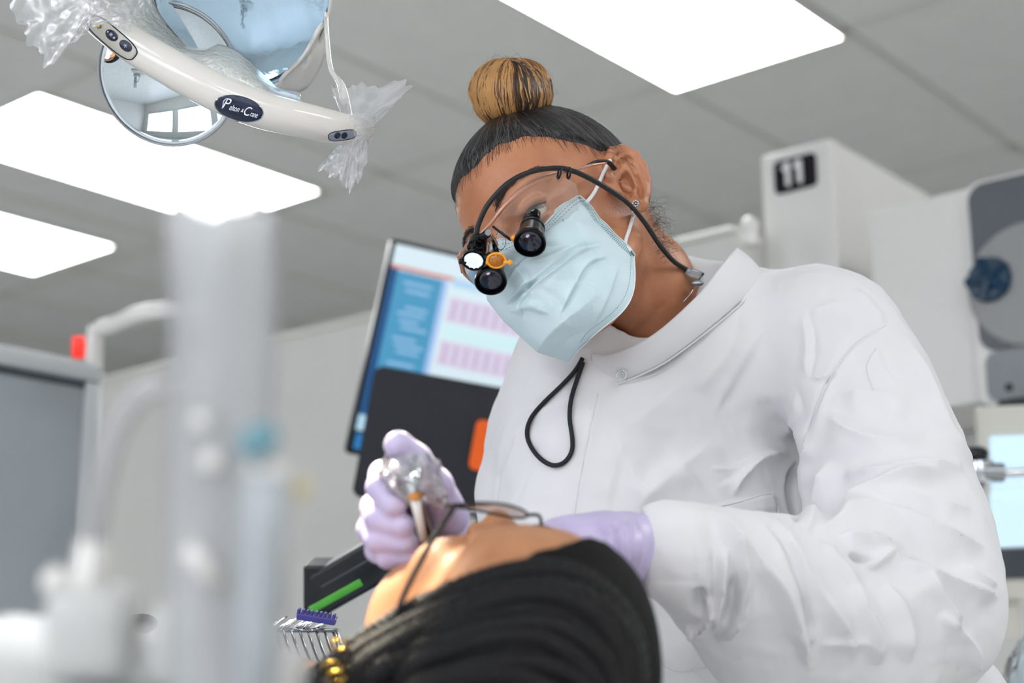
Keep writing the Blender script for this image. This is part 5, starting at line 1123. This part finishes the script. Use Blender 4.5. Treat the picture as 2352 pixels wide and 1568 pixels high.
# ================================================================== PATIENT
PR = frame([.62, .10, .76], [.28, .85, -.42]); PO = P(1105, 1562, 1.03)
def PH(l, u, f): return PO+np.array([l, u, f]) @ PR
def toP(c): return (np.asarray(c)-PO) @ PR.T
pt = thing('person', 'patient with long black braids lying back under treatment, wearing clear glasses', 'person', c2w(PO)-[0, 0, .12])
pneck = [(np.array((0, -.03, -.030)), .052), (np.array((0, -.13, -.045)), .050), (np.array((0, -.20, -.06)), .075)]
V, F = sdfmesh(lambda x, y, z: head_sdf(x, y, z, pneck), (-.12, -.24, -.14), (.12, .14, .14), .0026); V = relax(V, F, 2)
M_skin2 = mat('warm_brown_skin', srgb(196, 142, 104), .45, noise=.08, nscale=30, bump=.0005, bscale=400, sss=.0, col2=srgb(176, 120, 84), spec=.3)
obj('body', w((PO+V @ PR, F)), M_skin2, pt); bodyV, bodyF = V.copy(), F; pB = BVHTree.FromPolygons(V.tolist(), F.tolist())
M_scalp = mat('black_hair_base', srgb(10, 9, 10), .7, spec=.2, noise=.3, nscale=60, bump=.002, bscale=200)
def sc_sdf(x, y, z):
    cran = smin(s_ell(x, y, z, (0, .040, -.004), (.077, .092, .100)), s_ell(x, y, z, (0, .040, .040), (.064, .062, .062)), .02)
    t = hairline(x, y, z)-.006; return cran-(-.005+.013*np.clip((t+.004)/.02, 0, 1))
V, F = sdfmesh(sc_sdf, (-.1, -.075, -.13), (.1, .16, .13), .0032); V = relax(V, F, 2); scalp = obj('scalp_hair', w((PO+V @ PR, F)), M_scalp, pt)
M_braid = mat('braid_hair', srgb(15, 14, 16), .5, spec=.3, noise=.4, nscale=90, bump=.0012, bscale=500)
Oc = smoothpath([P(690, 1600, 1.02), P(740, 1553, 1.02), P(860, 1470, 1.00), P(1000, 1392, .985), P(1150, 1335, .985), P(1280, 1318, .985), P(1380, 1360, .985), P(1442, 1440, .985), P(1462, 1530, .985), P(1468, 1660, .99)], 90)
Ic = smoothpath([P(760, 1720, .93), P(840, 1660, .925), P(930, 1610, .915), P(1010, 1580, .905), P(1110, 1560, .90), P(1200, 1560, .90), P(1260, 1580, .90), P(1310, 1610, .905), P(1340, 1650, .91), P(1350, 1700, .92)], 90)
NB = 12
_sv, _sf = w2c(np.array([v.co[:] for v in scalp.data.vertices])+WL[scalp.name]), [list(f.vertices) for f in scalp.data.polygons]; sB = BVHTree.FromPolygons(_sv.tolist(), _sf)
bB = BVHTree.FromPolygons((PO+bodyV @ PR).tolist(), bodyF.tolist())
def ondome(p):
    d = unit(p); D0 = np.linalg.norm(p); hs_ = [h[3] for h in (sB.ray_cast(Vector((0, 0, 0)), Vector(d)), bB.ray_cast(Vector((0, 0, 0)), Vector(d))) if h[0] is not None]
    return d*(min(hs_)-.004) if hs_ else None
def drape(c):
    q = [ondome(p) for p in c]; r = np.array([np.linalg.norm(a) if a is not None else np.nan for a in q]); k = ~np.isnan(r)
    if k.sum() < 3: return c
    rr_ = np.interp(np.arange(len(c)), np.arange(len(c))[k], r[k])
    for _ in range(12): rr_[1:-1] = np.minimum((rr_[:-2]+2*rr_[1:-1]+rr_[2:])/4, rr_[1:-1]+.0015)
    return np.array([unit(p)*a for p, a in zip(c, rr_)])
for k in range(NB):
    s = (k+.1*RNG.normal())/(NB-1); c = Oc*(1-s)+Ic*s; c = c+np.array([0, 0, .006*math.sin(k*2.1)]); c[:, 1] += .0035*np.sin(np.linspace(0, 5, 90)+k*1.7); c = drape(c); c = c*(1-(.009 if k % 2 else .002))
    R0 = (.0064+.0008*math.sin(k*3.3)); t = np.linspace(0, 1, 220); path = np.stack([np.interp(t*89, np.arange(90), c[:, i]) for i in range(3)], 1)
    T = np.gradient(path, axis=0); T /= np.linalg.norm(T, axis=1)[:, None]; u_ = np.cross(T, [0, 0, 1.]); u_ /= np.linalg.norm(u_, axis=1)[:, None]; v_ = np.cross(T, u_)
    ln = np.concatenate([[0], np.cumsum(np.linalg.norm(np.diff(path, axis=0), axis=1))]); ms_ = []
    for q in range(3):
        a = ln/.016*2*math.pi/1.0+q*2*math.pi/3; sc3 = path+R0*.72*(np.cos(a)[:, None]*u_+np.sin(a)[:, None]*v_)+0; ms_.append(tube(sc3, R0*.70, 6))
    obj('braid', w(merge(*ms_)), M_braid, pt)
M_gold = mat('gold_cuff', srgb(214, 170, 70), .25, .9, noise=.1)
for px, py, D in ((778, 1480, 1.0), (765, 1530, .99), (775, 1552, .985)):
    c = P(px, py, D); obj('braid_cuff', w(tube(np.array([c+np.array([.0062*math.cos(a), .0040*math.sin(a), .0045*math.sin(a)]) for a in np.arange(18)*2*math.pi/18]), .0011, 6, closed=True)), M_gold, pt)  # gold rings standing in for bright-lit skin between the braids
# safety glasses on the patient
sg2 = thing('safety_glasses', 'clear glasses with thin black temple on the patient', 'glasses', c2w(PH(0, .01, .11)))
M_l2 = clear('safety_lens', srgb(240, 242, 240), .14, .06, gloss=1.)
hinge = PH(.068, .004, .098)
obj('temple', w(tube(smoothpath([hinge, PH(.076, .004, .070), PH(.083, .004, .035), PH(.085, .002, .005), PH(.084, -.012, -.012)], 24), .0021, 8)), M_rub, sg2)
for s_ in (1, -1):
    rimp = [PH(s_*(.036+.030*math.cos(a)), -.004+.020*math.sin(a)-.003*math.cos(a), .118-.018*((.036+.030*math.cos(a))/.066)**2) for a in np.arange(28)*2*math.pi/28]
    fr_ = obj('frame', w(tube(np.array(rimp), .0010, 6, closed=True)), M_rub, sg2)
    rp_ = np.array(rimp); c_ = rp_.mean(0); VV = np.vstack([c_+(rp_-c_)*t+PR[2]*.003*(1-t*t) for t in (.01, .4, .75, 1.)]); FF = [[i*28+k, i*28+(k+1) % 28, (i+1)*28+(k+1) % 28, (i+1)*28+k] for i in range(3) for k in range(28)]
    obj('lens', w((VV, FF)), M_l2, sg2)
obj('bridge', w(tube(smoothpath([PH(.008, .004, .119), PH(0, .008, .122), PH(-.008, .004, .119)], 10), .0013, 8)), M_rub, sg2)
# chair and covered body below the line of sight
bk0 = c2w(PH(0, -.05, -.13)); dirb = unit(np.array([-.30, .95, 0.])); side = unit(np.cross([0, 0, 1], dirb))
M_vinyl = mat('gray_vinyl', srgb(120, 128, 136), .45, noise=.08, nscale=8); M_bib = mat('blue_bib', srgb(150, 186, 214), .8, noise=.06, nscale=10)
ch_ = thing('dental_chair', 'reclined gray dental chair under the patient', 'chair', np.array([*(bk0+dirb*.55)[:2], 0]))
AXC = [dirb, side, [0, 0, 1]]
obj('headrest', box(bk0+np.array([0, 0, -.045])-dirb*.02, (.24, .20, .05), AXC, .02, 3), M_vinyl, ch_)
obj('backrest', box(bk0+dirb*.45-GZ*.16, (.66, .40, .09), AXC, .03, 3), M_vinyl, ch_); obj('seat', box(bk0+dirb*1.12-GZ*.20, (.66, .40, .10), AXC, .03, 3), M_vinyl, ch_)
obj('pedestal', lathe([(0, 0), (.32, 0), (.32, .04), (.12, .09), (.10, .60), (.20, bk0[2]-.24), (0, bk0[2]-.24)], np.array([*(bk0+dirb*.75)[:2], 0]), GZ, 32), M_white, ch_, autos=40)
tc_ = c2w(PH(0, -.20, -.06))
def tor(u, v):
    a = 2*math.pi*u; l = v*1.25; wd_ = np.interp(l, [0, .06, .2, .5, .9, 1.45], [.05, .14, .16, .15, .16, .11]); hh = np.interp(l, [0, .06, .3, .9, 1.45], [.04, .07, .095, .08, .05]); c = np.array([*(tc_+dirb*l)[:2], np.interp(l, [0, .1], [tc_[2]-.01, bk0[2]-.13+.05+.0])])
    zz = math.sin(a)*hh; return c+side*math.cos(a)*wd_+np.array([0, 0, max(zz, -.045)])
obj('blanket', grid(tor, 40, 40, True), M_bib, pt)

# ================================================================== FOREGROUND INSTRUMENT UNIT (far out of focus)
M_sl = clear('milky_sleeve', srgb(236, 239, 242), .70, .3, gloss=.5, trans=.5, bump=.002)
M_sl2 = clear('milky_hose', srgb(240, 241, 243), .55, .2, gloss=.8, trans=.4)
M_fg = mat('soft_gray_plastic', srgb(206, 207, 205), .4, noise=.04)
un = thing('instrument_unit', 'white dental instrument holder in the blurred left foreground', 'instrument holder', PW(300, 1560, .62))
obj('tray', w(box(P(250, 1600, .64), (.150, .030, .16), [unit([1, -.12, 0]), unit([.12, 1, 0]), [0, 0, 1]], .010, 3)), M_fg, un)
obj('holder_block', w(merge(box(P(215, 1450, .60), (.034, .036, .03), None, .008, 3), box(P(500, 1475, .60), (.050, .034, .03), None, .008, 3))), M_fg, un)
obj('bracket', w(tube([P(130, 1500, .6), P(400, 1500, .6), P(640, 1520, .6)], .006, 14)), M_fg, un)
obj('connector', w(tube([P(200, 1430, .6), P(205, 1330, .6), P(212, 1240, .6)], [.0075, .0072, .0058], 20)), M_whitepl, un)
obj('knob', w(ellip(P(130, 1335, .6), (.0062,)*3)), M_whitepl, un)
sl = thing('sleeved_column', 'tall clear-sleeved white column in the blurred left foreground', 'column', PW(505, 1700, .56)-GZ*.0)
def colf(u, v):
    a = 2*math.pi*u; x = 505+ (6*math.sin(v*9)); p = P(x, 485+1200*v, .56); return p+np.array([.0193*(1+.03*math.sin(6*v+3*a))*math.copysign(abs(math.cos(a))**.7, math.cos(a)), 0, .009*math.copysign(abs(math.sin(a))**.8, math.sin(a))*(1+.10*math.sin(5*a+7*v))])
obj('clear_sleeve', w(grid(colf, 64, 40, True)), M_sl, sl)
obj('inner_rod', w(tube([P(535, 520, .56), P(530, 900, .56), P(505, 1300, .56), P(500, 1680, .56)], [.0042, .0050, .0062, .0062], 16)), M_whitepl, sl)
obj('inner_valve', w(merge(ellip(P(462, 968, .548), (.0034,)*3), ellip(P(486, 1060, .548), (.0040,)*3), tube([P(430, 1255, .55), P(500, 1340, .55)], .0035, 12))), M_whitepl, sl)
hs = thing('suction_hose', 'translucent hose arching in the blurred left foreground', 'hose', PW(212, 1250, .6))
obj('hose', w(tube(smoothpath([P(212, 1260, .6), P(228, 1130, .6), P(262, 1000, .6), P(315, 915, .6), P(385, 890, .6), P(450, 915, .6), P(492, 1000, .6), P(500, 1150, .6)], 50), .0046, 16)), M_sl2, hs)
hn = thing('handpiece', 'gray foreground handpiece with pale blue tip standing right of the sleeved column', 'dental tool', PW(610, 1560, .53))
M_gsl = mat('gray_sleeve', srgb(176, 182, 186), .4, noise=.06, nscale=20)
obj('grip', w(tube([P(618, 1090, .53), P(608, 1250, .53), P(592, 1420, .53), P(585, 1680, .53)], [.0085, .0075, .0070, .0070], 20)), M_gsl, hn)
obj('head', w(tube([P(575, 1088, .53), P(655, 1100, .53)], [.0062, .0050], 18)), M_whitepl, hn)
obj('blue_tip', w(ellip(P(594, 1012, .52), (.0078, .0058, .006), Matrix.Rotation(-.5, 3, 'Z'))), clear('pale_blue_rubber', srgb(140, 204, 222), .7, .3, gloss=.5, trans=.4), hn)
obj('neck', w(tube([P(594, 1030, .522), P(600, 1090, .53)], .0028, 10)), M_sl2, hn)
obj('amber_valve', w(ellip(P(690, 1122, .53), (.0030, .0036, .003))), mat('amber_valve', srgb(214, 196, 140), .3, noise=.05, coat=.4), hn)
obj('side_tube', w(tube([P(650, 1110, .53), P(640, 1200, .53), P(630, 1420, .53)], .0030, 10)), M_sl2, hn)
tb = thing('white_tray', 'white tray edge at the lower left behind the instrument holder', 'tray', PW(60, 1500, .95))
obj('top', w(box(P(-60, 1470, .95), (.110, .012, .10), [unit([1, -.36, 0]), unit([.36, 1, 0]), [0, 0, 1]], .003)), M_fg, tb)
obj('stem', w(tube([P(-60, 1480, .95), P(-60, 3200, 1.0)], .012, 12)), M_whitepl, tb)
